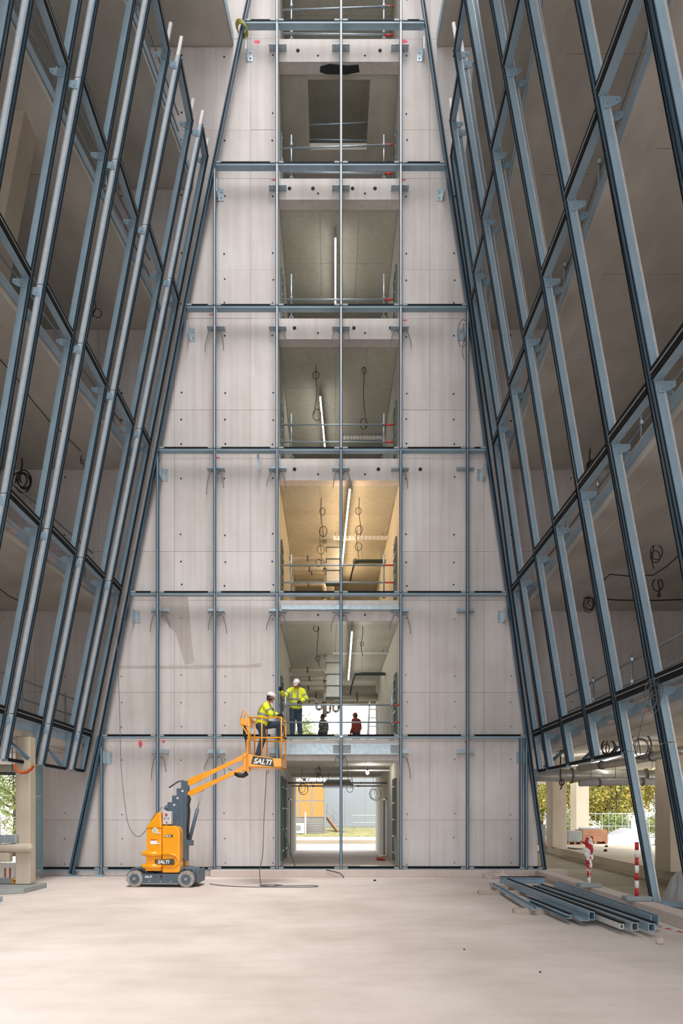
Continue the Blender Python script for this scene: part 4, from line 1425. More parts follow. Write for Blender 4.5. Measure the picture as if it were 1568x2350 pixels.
for lab, xa, xb, yb in (('grey timber bearer poking out at the far end of the steel profiles', 3.36, 5.3, 15.45), ('grey timber bearer poking out at the near end of the steel profiles', 3.36, 5.05, 12.5)):
    tag(B().bar((xa, yb, .045), (xb, yb - .05, .045), .16, .09).build('timber_bearer', M['board'], bevel=.008), lab, 'timber', 'timber bearers under the steel profiles')
zz = .092
def gz(x, y):
    return gp(x, y, zz)


PR = [('blue steel profile lying outermost towards the kerb', 5.28, 15.9, 4.98, 10.45, .12, .17, 'chan', 'steel'),
      ('long blue box profile, second from the kerb', 4.78, 15.56, 4.71, 9.98, .10, .12, 'box', 'steel'),
      ('box profile with an open square end at the pile front', 4.51, 15.2, 4.50, 10.06, .10, .12, 'box', 'galv'),
      ('blue steel profile with black gasket in the middle of the pile', 4.31, 16.7, 4.25, 11.06, .10, .14, 'box', 'steel'),
      ('pale bare aluminium length lying between the blue profiles', 4.385, 12.9, 4.365, 10.2, .06, .08, 'box', 'pale'),
      ('flat blue channel lying across the middle of the pile', 4.09, 13.65, 4.10, 10.97, .14, .06, 'chan', 'steel'),
      ('short blue profile ending first at the pile front', 3.90, 13.4, 3.92, 11.2, .09, .07, 'zed', 'steel'),
      ('narrow blue length lying apart at the left of the pile', 3.95, 16.7, 3.66, 12.2, .10, .06, 'chan', 'steel')]
for lab, xa, ya, xb, yb, w_, h_, kd, mt_ in PR:
    profile(lab, (xa, ya, zz), (xb, yb, zz), w_, h_, kd, mt_)
profile('blue cross profile closing the far end of the steel pile', (4.25, 17.05, zz), (5.35, 16.95, zz), .10, .15, 'zed')
tag(B().bar((3.9, 16.4, .045), (5.5, 16.4, .045), .14, .09).build('timber_bearer', M['board']), 'grey timber bearer hidden furthest back under the steel profiles', 'timber', 'timber bearers under the steel profiles')

# striped barrier posts on stone feet
def barrier(label, xp, yp, h, wrapped):
    Y = None
    z = .2
    b0 = gp(xp, yp, z)
    t = thing('barrier_post', label, 'barrier post', b0)
    B().box(b0.x - .24, b0.x + .24, b0.y - .13, b0.y + .13, z, z + .09).build('foot_block', M['spacer'], t, bevel=.02)
    n = 7
    for i in range(n):
        z0, z1 = z + .09 + h * i / n, z + .09 + h * (i + 1) / n
        B().cyl((b0.x, b0.y, z0), (b0.x, b0.y, z1), .035, n=12).build('stripe', M['red'] if (i % 2 == (0 if not wrapped else 1)) else M['white'], t, True)
    if wrapped:
        for i in range(70):
            f_ = random.random() ** .85
            w = .03 + .055 * max(0, math.sin(f_ * 2.9 - .7)) * random.uniform(.4, 1.3)
            a_ = random.uniform(0, 6.28)
            c = Vector((b0.x + math.cos(a_) * w * .6, b0.y + math.sin(a_) * w * .6, z + .12 + h * f_))
            B().ell(c, w * .55, w * .55, .05 + .05 * random.random(), Matrix.Rotation(random.uniform(-.7, .7), 3, 'X'), 7, 4).build('barrier_tape', M['red'] if random.random() < .42 else M['white'], t)
        for i in range(5):
            p = Vector((b0.x, b0.y, z + h * random.uniform(.6, 1.05)))
            q_ = p + Vector((random.uniform(-.25, .2), random.uniform(-.1, .1), random.uniform(-.12, .15)))
            B().bar(p, q_, .05, .004).build('tape_end', M['red'] if i % 2 else M['white'], t)
    return t


barrier('barrier post wrapped in a tangle of red and white tape', 1352, 2036, .95, True)
barrier('red and white striped barrier post beside the leaning mullion foot', 1462, 2067, 1.0, False)
# barrier tape lying on the floor
pts = [gp(1500, 2122, .006), gp(1530, 2130, .006), gp(1568, 2140, .006), gp(1600, 2150, .006)]
t = thing('floor_tape', 'red and white tape lying on the floor at the right edge', 'tape', pts[0])
for i, (a, c) in enumerate(zip(pts[:-1], pts[1:])):
    for k_ in range(3):
        p, q_ = a.lerp(c, k_ / 3), a.lerp(c, (k_ + 1) / 3)
        B().bar(p, q_, .06, .004).build('tape_piece', M['red'] if (k_ + i) % 2 else M['white'], t)
# red scrap by the kerb corner
pts = [Vector((5.35, 19.5, .02)), Vector((5.55, 19.45, .03)), Vector((5.8, 19.5, .02))]
tag(B().tube(pts, .02, 6).build('plastic_scrap', M['red'], smooth=True), 'red plastic scrap lying by the kerb corner behind the profiles', 'scrap')
# rubble heap and stone
def stone(c, r):
    b = B().ell(c, r * random.uniform(.8, 1.3), r * random.uniform(.8, 1.3), r * random.uniform(.6, .9), None, 7, 5)
    b.v = [tuple(Vector(v) + Vector((random.uniform(-.2, .2), random.uniform(-.2, .2), random.uniform(-.15, .15))) * r) for v in b.v]
    return b


hp = gp(1140, 2014)
b = B()
for i in range(110):
    rr = random.random() ** 1.4
    a = random.uniform(0, 6.28)
    x, y = hp.x + rr * math.cos(a) * .55, hp.y - .12 + rr * math.sin(a) * .3
    r = random.uniform(.015, .05)
    z = r * .5 + (1 - rr) * .22 * random.random()
    s_ = stone((x, y, z), r)
    b.add(s_.v, s_.f)
b.ell((hp.x, hp.y - .12, -.02), .42, .24, .18, None, 12, 6)
o = tag(b.build('rubble_heap', M['kerb']), 'small heap of concrete rubble at the foot of the wall on the right', 'rubble')
o['kind'] = 'stuff'
s_ = gp(1515, 2167)
tag(stone((s_.x, s_.y, .045), .06).build('stone', M['kerb']), 'loose stone lying on the floor in front of the profiles', 'stone')
for (x, y, r, lab) in ((1066, 2180, .015, 'dark pebble on the bare floor right of centre'), (860, 2022, .035, 'small dark lump by the kerb right of the middle mullion'), (1240, 2232, .014, 'scatter chip on the floor near the right')):
    s_ = gp(x, y)
    tag(stone((s_.x, s_.y, r * .5), r).build('chip', M['hole']), lab, 'debris')

# protection at the foot of the right frame
p = gp(1500, 2040, .06)
def crumple(x0, y0, z0, w, d, hgt, n=16, m_=10, seed=1):
    rs = random.Random(seed)
    vv, ff = [], []
    pk = [(rs.uniform(.25, .75), rs.uniform(.25, .75), rs.uniform(.12, .25), rs.uniform(.5, 1)) for _ in range(4)]
    for i in range(n + 1):
        for j in range(m_ + 1):
            u, v = i / n, j / m_
            e = min(1, 6 * min(u, 1 - u, v, 1 - v))
            hh = max(max(0, p_[3] * (1 - (abs(u - p_[0]) + abs(v - p_[1])) / p_[2] * .5)) for p_ in pk)
            hh = (hh + rs.uniform(0, .22)) * e
            vv.append((x0 + w * u + rs.uniform(-.03, .03) * e, y0 + d * v + rs.uniform(-.03, .03) * e, z0 + hgt * hh))
    for i in range(n):
        for j in range(m_):
            ff.append((i * (m_ + 1) + j, (i + 1) * (m_ + 1) + j, (i + 1) * (m_ + 1) + j + 1, i * (m_ + 1) + j + 1))
    k_ = len(vv)
    return B().add(vv + [(x, y, z0) for x, y, z in vv], ff + [tuple(q_ + k_ for q_ in f_[::-1]) for f_ in ff])


tag(crumple(6.72, 13.35, .052, 1.1, .9, .62, seed=4).build('plastic_sheet', M['sheet']), 'crumpled clear plastic sheet heaped behind the leaning mullion', 'sheet')
profile('blue channel lying on the floor outside the right kerb', (6.4, 13.2, .06), (7.5, 11.4, .06), .14, .08, 'chan')
tag(B().box(6.1, 6.6, 14.2, 14.3, .052, .10).build('timber_batten', M['wood']), 'short timber batten at the foot of the leaning mullion', 'timber')

# ---------------------------------------------------------------- goods on the raised deck
def pallet(par, x0, x1, y0, y1, z):
    for xx in (x0, (x0 + x1) / 2 - .05, x1 - .1):
        B().box(xx, xx + .1, y0, y1, z, z + .1).build('pallet_skid', M['wood'], par)
    for k_ in range(5):
        xx = x0 + (x1 - x0 - .12) * k_ / 4
        B().box(xx, xx + .12, y0, y1, z + .1, z + .125).build('pallet_board', M['wood'], par)


DZ = .37
Yc = 33.5
x0, x1 = (1338 - PX) * Yc / F_PX, (1395 - PX) * Yc / F_PX
t = thing('wooden_crate', 'brown wooden crate on a pallet in front of the far column', 'crate', ((x0 + x1) / 2, Yc, DZ))
pallet(t, x0, x1, Yc, Yc + 1.1, DZ)
for k_ in range(4):
    z0 = DZ + .125 + k_ * .145
    B().box(x0, x1, Yc, Yc + 1.1, z0, z0 + .14).build('crate_board', M['wood'], t)
t = thing('profile_bundle', 'bundle of grey profiles lying on top of the wooden crate', 'profiles', ((x0 + x1) / 2, Yc + .3, DZ + .71))
for k_ in range(4):
    B().bar((x0 - .1 + k_ * .05, Yc + .15 + k_ * .18, DZ + .745 + (k_ % 2) * .03), (x1 - .25, Yc + .3 + k_ * .16, DZ + .745), .1, .06).build('profile_length', M['galv'] if k_ % 2 else M['spacer'], t)
x0, x1 = (1304 - PX) * 33 / F_PX, (1337 - PX) * 33 / F_PX
t = thing('grey_bale', 'grey wrapped bale on a pallet left of the wooden crate', 'pallet', ((x0 + x1) / 2, 33, DZ))
pallet(t, x0, x1, 33, 34, DZ)
B().box(x0, x1, 33, 34, DZ + .125, DZ + .66).build('wrapped_goods', M['greybox'], t, bevel=.03)
x0, x1 = (1213 - PX) * 32 / F_PX, (1253 - PX) * 32 / F_PX
t = thing('panel_stack', 'stack of grey panels on a pallet left of the first outer column', 'pallet', ((x0 + x1) / 2, 32, DZ))
pallet(t, x0, x1, 32, 33.2, DZ)
for k_ in range(3):
    B().box(x0, x1, 32, 33.2, DZ + .13 + k_ * .29, DZ + .13 + k_ * .29 + .27).build('panel_pack', M['greybox'], t, bevel=.01)
# white sheeted heap
b = B()
c0 = Vector(((1444 - PX) * 34 / F_PX, 34, DZ))
n, m_ = 22, 12
vv, ff = [], []
for i in range(n + 1):
    for j in range(m_ + 1):
        u, v = i / n, j / m_
        hgt = math.sin(math.pi * u) ** .6 * math.sin(math.pi * v) ** .6 * (.62 + .16 * math.sin(u * 9 + v * 5) + .1 * math.sin(u * 23 + v * 17))
        vv.append((c0.x - 1.25 + 2.6 * u, c0.y + 1.6 * v, DZ + max(hgt, 0) * .95))
for i in range(n):
    for j in range(m_):
        ff.append((i * (m_ + 1) + j, (i + 1) * (m_ + 1) + j, (i + 1) * (m_ + 1) + j + 1, i * (m_ + 1) + j + 1))
vv2 = [(x, y, DZ) for x, y, z in vv]
k_ = len(vv)
b.add(vv + vv2, ff + [tuple(q_ + k_ for q_ in f_[::-1]) for f_ in ff])
tag(b.build('sheeted_heap', M['sheet'], smooth=True), 'heap of material under a white plastic sheet beyond the crate', 'heap')
pts = [at(1304, 1935, 29), at(1310, 1925, 28.5), at(1322, 1932, 28), at(1338, 1938, 28)]
tag(B().tube([Vector((p_.x, p_.y, DZ + .035)) for p_ in pts], .03, 6).build('bent_pipe', M['greycloth'], smooth=True), 'bent dark pipe lying at the foot of the first outer column', 'pipe')
for x, y in ((1392, 1944), (1390, 1954)):
    s_ = gp(x, y, DZ)
    tag(stone((s_.x, s_.y, DZ + .03), .07).build('chip', M['hole']), 'dark lump on the raised deck' + (' in front of the crate' if y < 1950 else ' nearer the kerb step'), 'debris')
# stacked bits at the far right
t = thing('material_rack', 'rack of white packaged fittings left of the near right column', 'rack', (15.6, 31.5, DZ))
for k_ in range(6):
    B().box(15.2, 16.0, 31.5, 32.2, DZ + .02 + k_ * .42, DZ + .06 + k_ * .42).build('shelf', M['galv'], t)
    for q_ in range(3):
        B().box(15.23 + q_ * .25, 15.43 + q_ * .25, 31.55, 32.0, DZ + .06 + k_ * .42, DZ + .06 + k_ * .42 + random.uniform(.15, .3)).build('carton', M['sheet'] if (q_ + k_) % 2 else M['greybox'], t)
for x in (15.2, 15.95):
    B().box(x, x + .05, 31.5, 31.55, DZ, DZ + 2.2).build('rack_post', M['galv'], t)

# site fence
def fence(label, a, c, h, mat, step=.35):
    a, c = Vector(a), Vector(c)
    L = (c - a).length
    d = (c - a) / L
    t = thing('site_fence', label, 'fence', a)
    n = int(L / 2.2)
    for i in range(n + 1):
        p = a + d * L * i / n
        B().cyl(p, p + Vector((0, 0, h)), .025, n=6).build('fence_post', mat, t)
    for z in (.1, h * .5, h):
        B().cyl(a + Vector((0, 0, z)), c + Vector((0, 0, z)), .02, n=6).build('fence_rail', mat, t)
    n = int(L / step)
    for i in range(n):
        p = a + d * L * (i + .5) / n
        B().box(p.x - .012, p.x + .012, p.y - .012, p.y + .012, p.z + .1, p.z + h).build('fence_bar', mat, t)


fence('galvanised site fence in front of the trees on the right', (13, 41.2, DZ), (28, 41.2, DZ), 1.5, M['galv'], .4)
fence('white railing outside at the left edge', (-18.5, 28, -.3), (-11, 28, -.3), 2.0, M['white'], .22)

# ---------------------------------------------------------------- trees
def tree(label, base, h, crown, mat, n=2600, leaf=.16, trunk_r=.16, low=.3, group=None):
    base = Vector(base)
    t = thing('tree', label, 'tree', base, group)
    tr = B()
    top = base + Vector((random.uniform(-.4, .4), random.uniform(-.4, .4), h * .8))
    tr.tube([base, base.lerp(top, .4) + Vector((.1, 0, 0)), top], [trunk_r, trunk_r * .7, trunk_r * .2], 8)
    for i in range(7):
        s_ = base.lerp(top, .3 + .08 * i)
        a = random.uniform(0, 6.28)
        e = s_ + Vector((math.cos(a) * crown * .7, math.sin(a) * crown * .7, h * .18))
        tr.tube([s_, s_.lerp(e, .5) + Vector((0, 0, -.1)), e], [trunk_r * .4, trunk_r * .25, .02], 5)
    tr.build('trunk', M['bark'], t, True)
    # leaves as small folded quads in clumps
    k_ = 26
    cl = rng.normal(size=(k_, 3))
    cl /= np.linalg.norm(cl, axis=1)[:, None]
    cl *= rng.uniform(.35, 1.0, (k_, 1)) ** .5
    cc = np.array([base.x, base.y, base.z + h * (low + (1 - low) / 2)])
    cl = cc + cl * np.array([crown, crown, h * (1 - low) / 2])
    idx = rng.integers(0, k_, n)
    pos = cl[idx] + rng.normal(scale=crown * .22, size=(n, 3))
    dxy = pos[:, :2] - cc[:2]
    rr_ = np.linalg.norm(dxy, axis=1)[:, None]
    pos[:, :2] = cc[:2] + dxy * np.minimum(1, crown * .93 / np.maximum(rr_, 1e-6))
    pos[:, 2] = np.maximum(pos[:, 2], base.z + .1)
    u = rng.normal(size=(n, 3))
    u /= np.linalg.norm(u, axis=1)[:, None]
    w = np.cross(u, rng.normal(size=(n, 3)))
    w /= np.linalg.norm(w, axis=1)[:, None]
    leaf *= .72
    sz = leaf * rng.uniform(.6, 1.4, (n, 1))
    vs_ = np.stack([pos - u * sz, pos + w * sz * .45, pos + u * sz, pos - w * sz * .45], 1).reshape(-1, 3)
    b = B()
    b.v = [tuple(v) for v in vs_]
    b.f = [(4 * i, 4 * i + 1, 4 * i + 2, 4 * i + 3) for i in range(n)]
    fo = b.build('foliage', mat, t)
    fo['kind'] = 'stuff'
    return t


GR = 'trees outside on the right'
tree('autumn tree seen between the two outer columns on the right', (13.4, 46.5, -.31), 6.4, 2.6, M['leaf_aut'], 12500, .16, group=GR)
tree('yellow green tree right of the far column', (18.75, 46.5, -.31), 6.6, 2.6, M['leaf_aut'], 13000, .16, group=GR)
tree('autumn tree left of the near right column', (24.1, 46.5, -.31), 6.6, 2.6, M['leaf_aut'], 12500, .16, group=GR)
tree('pale autumn tree farther back behind the wall corner on the right', (16.2, 52.5, -.31), 7.2, 2.7, M['leaf_aut'], 12000, .18, group=GR)
tree('autumn tree farther back between the other trees on the right', (21.8, 52.5, -.31), 7.2, 2.7, M['leaf_aut'], 12000, .18, group=GR)
tree('tree farthest right behind the near column', (29.5, 47, -.31), 6.8, 2.5, M['leaf_aut'], 8000, .17, group=GR)
for i, x in enumerate((15.2, 18.0, 20.8, 23.6, 26.4)):
    tree('low green hedge bush, %s from the far column along the fence' % ['first', 'second', 'third', 'fourth', 'fifth'][i], (x, 43.0, .3), 1.45, .95, M['leaf_green'], 3000, .1, .05, .1, 'hedge bushes behind the site fence')
tree('green tree outside at the left edge', (-16.2, 35, -.3), 5.6, 2.3, M['leaf_green'], 4200, .14)
tree('young green tree seen low in the first floor opening', (-2.15, 50.9, -.31), 9.3, 1.2, M['leaf_green'], 5000, .13, low=.5)
tree('small green treetop right of the standing grey person', (.2, 58, -.31), 9.2, 1.2, M['leaf_green'], 1500, .14, low=.6)

# ---------------------------------------------------------------- outside, seen through the ground floor passage
struct(B().box(-8, 9, 31.0, 38, -.3, .19).build('pavement', M['pave']), 'pale pavement outside the passage')
struct(B().box(-12, 14, 38, 44, -.3, .38).build('pavement', M['pave']), 'second raised strip of pavement outside the passage')
struct(B().box(-12, 14, 37.8, 38.0, -.3, .40).build('trim_6', M['column']), 'kerb between the two strips of pavement')
b = B()
b.hexa([(-14, 44, -.3), (16, 44, -.3), (16, 56, -.3), (-14, 56, -.3)], [(-14, 44, .42), (16, 44, .42), (16, 56, 1.15), (-14, 56, 1.15)])
struct(b.build('grass_bank', M['grass']), 'dry grass bank below the pale building')
t = thing('pale_building', 'pale clad building beyond the grass bank', 'building', (4.2, 51, .8))
for i in range(7):
    B().box(-.35 + i * 1.5, 1.14 + i * 1.5, 51, 51.06, .95, 5.4).build('cladding_panel', M['cladding'], t)
B().box(-.35, 10.15, 51.06, 55, .6, 5.4).build('wall', M['cladding'], t)
B().box(-.35, 10.15, 50.9, 51.05, .7, .98).build('plinth', M['greybox'], t)
t = thing('site_cabin', 'site cabin with warmly lit windows and grey siding seen through the passage', 'cabin', (-2.4, 46, .5))
B().box(-5, -.35, 46.06, 48.5, .5, 4.1).build('wall', M['siding'], t)
for k_ in range(7):
    B().box(-5, -.36, 46.0 - .03 * (k_ % 2) * 0, 46.06, .55 + k_ * .15, .55 + k_ * .15 + .135).build('siding_board', M['siding'], t)
for i in range(5):
    x = -4.6 + i * .86
    w = B().box(x - .03, x + .83, 45.98, 46.06, 1.62, 3.98).build('window_frame', M['siding'], t)
    B().box(x + .03, x + .77, 45.965, 45.98, 1.68, 2.7).build('pane', M['amber'], w)
    B().box(x + .03, x + .77, 45.965, 45.98, 2.78, 3.92).build('pane', M['amber'], w)
B().cyl((-.33, 45.95, .5), (-.33, 45.95, 4.1), .045, n=8).build('downpipe', M['greybox'], t)
t = thing('cooling_unit', 'white air conditioning unit standing by the cabin siding', 'air conditioner', (-2.0, 45.6, .55))
B().box(-2.3, -1.7, 45.5, 45.8, .55, 1.25).build('casing', M['white'], t, bevel=.02)
B().cyl((-2.1, 45.49, .92), (-2.1, 45.5, .92), .2, n=20).build('fan_grille', M['greybox'], t)
B().cyl((-1.62, 45.6, .5), (-1.62, 45.6, 2.0), .05, n=8).build('pipe', M['white'], t)
t = thing('outdoor_stair', 'outdoor stair with a sloping handrail between cabin and pale building', 'stair', (.2, 48.5, .7))
a, c = Vector((-.2, 48.5, 1.6)), Vector((.55, 47.0, .62))
B().bar(a, c, .1, .22).build('stringer', M['wood'], t)
for i in range(6):
    p = a.lerp(c, i / 5)
    B().box(p.x, p.x + .9, p.y - .15, p.y + .15, p.z - .02, p.z + .02).build('step', M['greybox'], t)
for dz in (.5, 1.0):
    B().cyl(a + Vector((0, 0, dz)), c + Vector((.3, 0, dz)), .025, n=6).build('handrail', M['greybox'], t)
for f_ in (0, .5, 1):
    p = a.lerp(c, f_)
    B().cyl(p, p + Vector((.3 * f_, 0, 1.0)), .02, n=6).build('baluster', M['greybox'], t)
a, c = Vector((1.6, 48, .66)), Vector((6.0, 48, .66))
t = thing('bank_railing', 'thin metal railing along the grass bank', 'railing', a)
for i in range(5):
    p = a.lerp(c, i / 4)
    B().cyl(p, p + Vector((0, 0, 1.1)), .022, n=6).build('post', M['galv'], t)
for z in (.6, 1.1):
    B().cyl(a + Vector((0, 0, z)), c + Vector((0, 0, z)), .02, n=6).build('rail', M['galv'], t)

# ---------------------------------------------------------------- pipes, trays and ducts
def elbow_pipe(label, pts, r, mat, name='service_pipe', cat='pipe', group=None, hz=None):
    P_ = [Vector(p) for p in pts]
    out = [P_[0]]
    for a, b_, c in zip(P_[:-2], P_[1:-1], P_[2:]):
        k_ = min(.22, (b_ - a).length * .4, (c - b_).length * .4)
        p0, p1 = b_ + (a - b_).normalized() * k_, b_ + (c - b_).normalized() * k_
        for t_ in (0, .25, .5, .75, 1):
            out.append((p0 * (1 - t_) + b_ * t_) * (1 - t_) + (b_ * (1 - t_) + p1 * t_) * t_)
    out.append(P_[-1])
    t = thing(name, label, cat, P_[0], group)
    B().tube(out, r, 12).build('pipe', mat, t, True)
    if hz:
        for p in (P_[0].lerp(P_[1], .3), P_[-2].lerp(P_[-1], .7)):
            B().cyl(p, (p.x, p.y, hz), .008, n=5).build('hanger', M['tray'], t)
    for a, c in zip(P_[:-1], P_[1:]):
        m_ = a.lerp(c, .5)
        d = (c - a).normalized()
        B().cyl(m_ - d * .025, m_ + d * .025, r * 1.25, n=12).build('clamp', M['greycloth'], t, True)
    return t


def mep(i, warm):
    zc = OT[i]
    w_ = 'second upper floor' if i == 2 else 'first upper floor'
    n = 0
    for y, dz, xe in ((25.6, .35, -.15), (26.2, .55, -.05), (26.8, .45, .1), (27.4, .7, -.2)):
        n += 1
        elbow_pipe('insulated bent pipe under the %s ceiling, row %s from the opening' % (w_, ['one', 'two', 'three', 'four'][n - 1]),
                   [(OX0 + .01, y, zc - dz), (xe, y, zc - dz), (xe, y, zc - dz - .75 - .1 * n)], .085, M['pipe'])
    # ventilation duct with flanges
    t = thing('air_duct', 'square galvanised duct dropping from the %s ceiling' % w_, 'duct', (.28, 25.0, zc - 1.6))
    for k_ in range(4):
        B().box(-.12, .35, 24.8, 25.2, zc - .25 - k_ * .42, zc - .25 - k_ * .42 + .40 if k_ else zc + .05).build('duct_section', M['duct'], t)
        B().box(-.15, .38, 24.77, 25.23, zc - .265 - k_ * .42, zc - .235 - k_ * .42).build('flange', M['tray'], t)
    # wire cable tray turning down
    t = thing('cable_tray', 'wire cable tray with a downturned end under the %s ceiling' % w_, 'cable tray', (1.4, 25.4, zc - .9))
    b = B()
    for k_ in range(9):
        y = 25.2 + k_ * .05
        b.cyl((.9, y, zc - .55), (OX1 - .01, y, zc - .55), .007, n=5)
        b.cyl((.9, y, zc - .55), (.75, y, zc - 1.2), .007, n=5)
    for k_ in range(12):
        x = .9 + k_ * .1
        b.cyl((x, 25.2, zc - .55), (x, 25.6, zc - .55), .007, n=5)
    for k_ in range(7):
        f_ = k_ / 6
        b.cyl((.9 - .15 * f_, 25.2, zc - .55 - .65 * f_), (.9 - .15 * f_, 25.6, zc - .55 - .65 * f_), .007, n=5)
    b.build('wire_mesh', M['tray'], t)
    for k_ in range(3):
        B().tube([(OX1 - .05, 25.3 + k_ * .1, zc - .52), (1.2, 25.3 + k_ * .1, zc - .52), (.95, 25.3 + k_ * .1, zc - .56), (.84, 25.3 + k_ * .1, zc - .9), (.76, 25.3 + k_ * .1, zc - 1.3)], .022, 6).build('cable', M['black'], t, True)
    for x in (1.2, 1.9):
        B().cyl((x, 25.4, zc - .55), (x, 25.4, zc + .05), .006, n=5).build('hanger', M['tray'], t)


mep(1, False)
mep(2, True)
for i, Y, lab in ((2, 24.2, 'white corrugated conduit rack across the second upper floor ceiling'), (3, 25.4, 'white corrugated conduit rack across the third upper floor ceiling'), (1, 24.0, 'pale angle rail across the first upper floor ceiling'), (0, 23.4, 'pale angle rail across the ground floor passage ceiling')):
    t = thing('conduit_rack', lab, 'rack', (1.3, Y, OT[i] - .2))
    x0 = .1 if i in (1, 2) else .4
    B().box(x0, OX1 - .01, Y, Y + .04, OT[i] - (.22 if i > 1 else .12), OT[i] - (.08 if i > 1 else .07)).build('rail', M['pale'], t)
    for k_ in range(14 if i > 1 else 0):
        x = x0 + .05 + k_ * (OX1 - x0 - .12) / 13
        B().cyl((x, Y - .02, OT[i] - .21), (x, Y - .02, OT[i] - .09), .02, n=6).build('conduit_stub', M['white'], t)
    for x in (x0 + .1, OX1 - .2):
        B().cyl((x, Y + .02, OT[i] - .1), (x, Y + .02, OT[i] + .05), .008, n=5).build('hanger', M['tray'], t)
# big duct across the end of the first floor passage
elbow_pipe('large round insulated duct across the far end of the first floor passage', [(OX0 + .01, 29.8, 6.95), (.3, 29.8, 6.95), (OX1 - .01, 29.8, 6.95)], .16, M['duct'], 'air_duct', 'duct')
elbow_pipe('slim pipe below the large duct in the first floor passage', [(OX0 + .01, 29.2, 6.72), (.3, 29.2, 6.72), (OX1 - .01, 29.2, 6.72)], .05, M['pipe'])
# ground passage services
elbow_pipe('thin pipe crossing the head of the ground floor passage', [(OX0 + .01, 24.6, 2.95), (.2, 24.6, 2.95), (OX1 - .01, 24.6, 2.95)], .03, M['greycloth'])
elbow_pipe('second thin pipe crossing the ground floor passage further in', [(OX0 + .01, 27.2, 2.95), (.2, 27.2, 2.95), (OX1 - .01, 27.2, 2.95)], .035, M['pipe'])
t = thing('air_duct', 'flat galvanised duct below the ground floor passage ceiling', 'duct', (.3, 26.2, 2.9))
B().hexa([(-.3, 26, 2.9), (.95, 26, 2.9), (.95, 26.9, 2.9), (-.3, 26.9, 2.9)], [(-.1, 26.1, 3.15), (.75, 26.1, 3.15), (.75, 26.8, 3.15), (-.1, 26.8, 3.15)]).build('hood', M['duct'], t)
B().box(-.3, .95, 26, 26.9, 2.84, 2.9).build('rim', M['galv'], t)
for x in (-.05, .7):
    B().cyl((x, 26.4, 3.1), (x, 26.4, OT[0] + .05), .01, n=5).build('hanger', M['tray'], t)

# ladder grids fixed to the passage walls
def ladder(label, x, y, z0, z1, sg, w=.55, rungs=8):
    t = thing('wall_grid', label, 'grid', (x, y, z0))
    for k_ in range(4):
        yy = y + w * k_ / 3
        B().box(x, x + sg * .05, yy - .02, yy + .02, z0, z1).build('stile', M['tray'], t)
    B().box(x, x + sg * .012, y, y + w, z0, z1).build('back_plate', M['hole'], t)
    for k_ in range(rungs):
        z = z0 + (z1 - z0) * (k_ + .5) / rungs
        B().box(x + sg * .05, x + sg * .065, y - .02, y + w + .02, z - .018, z + .018).build('rung', M['galv'], t)


ladder('dark grid of pipes on the right wall of the ground floor passage', OX1 - .005, 21.3, .35, 2.95, -1, .8, 5)
ladder('dark grid nearest the opening on the left wall of the ground floor passage', OX0 + .005, 21.2, .35, 3.0, 1, .6, 4)
ladder('dark grid further in on the left wall of the ground floor passage', OX0 + .005, 22.7, .35, 3.0, 1, .6, 4)
for i in range(1, 6):
    ladder('dark grid of studs on the right wall of the %s floor passage' % OPN[i], OX1 - .005, 21.1, Z[i] + .05, Z[i] + 2.1, -1, .6, 6)
    ladder('dark grid of studs on the left wall of the %s floor passage' % OPN[i], OX0 + .005, 21.1, Z[i] + .05, Z[i] + 2.0, 1, .55, 6)
# leaning rod and debris in the ground passage
tag(B().cyl((-1.45, 20.9, 1.5), (-1.05, 20.75, .21), .02, n=6).build('leaning_rod', M['tray']), 'dark rod leaning on the left wall of the ground floor passage', 'rod')
tag(B().bar((2.0, 20.95, 1.1), (2.35 - .33, 20.5, .22), .08, .03).build('leaning_plank', M['tray']), 'dark plank leaning beside the right reveal of the ground floor passage', 'plank')
tag(B().box(.95, 1.5, 20.9, 21.5, .2, .215).box(1.1, 1.35, 21.0, 21.3, .215, .225).build('board_sheet', M['white']), 'white board lying on the floor of the ground floor passage', 'board')
t = thing('debris_pile', 'small heap of offcuts by the right door of the passage', 'debris', (1.85, 24.4, .2))
for k_ in range(9):
    c = Vector((1.82 + random.uniform(-.12, .12), 24.2 + random.uniform(-.5, .5), .23 + random.uniform(0, .1)))
    B().box(c.x - .1, c.x + .1, c.y - .06, c.y + .06, c.z - .03, c.z + .03).build('offcut', [M['red'], M['wood'], M['white']][k_ % 3], t)
# step ladder on the first floor
t = thing('step_ladder', 'folding step ladder standing at the right in the first floor passage', 'ladder', (1.55, 24.2, Z[1]))
for s_ in (0, 1):
    for x in (1.35, 1.75):
        B().bar((x, 24.0 + s_ * .9, Z[1]), (1.55 + (x - 1.55) * .6, 24.45, Z[1] + 1.75), .05, .03).build('leg', M['pale'], t)
for k_ in range(5):
    f_ = (k_ + .7) / 5.6
    B().box(1.55 - .2 * (1 - .4 * f_), 1.55 + .2 * (1 - .4 * f_), 24.0 + .45 * f_ - .04, 24.0 + .45 * f_ + .06, Z[1] + 1.75 * f_ - .012, Z[1] + 1.75 * f_ + .012).build('tread', M['pale'], t)
# black film taped to the lintel underside
pts = [(-.28, .05), (.0, -.02), (.5, .03), (.86, 0), (.9, .2), (.5, .27), (-.1, .26), (-.3, .2)]
tag(B().prism(pts, lambda x, y: (x, 20.42 + y, OT[5] - .02), lambda x, y: (x, 20.42 + y, OT[5] - .002)).build('black_film', M['black_film'], bevel=.004), 'crumpled black film taped under the lintel of the fifth floor opening', 'film')

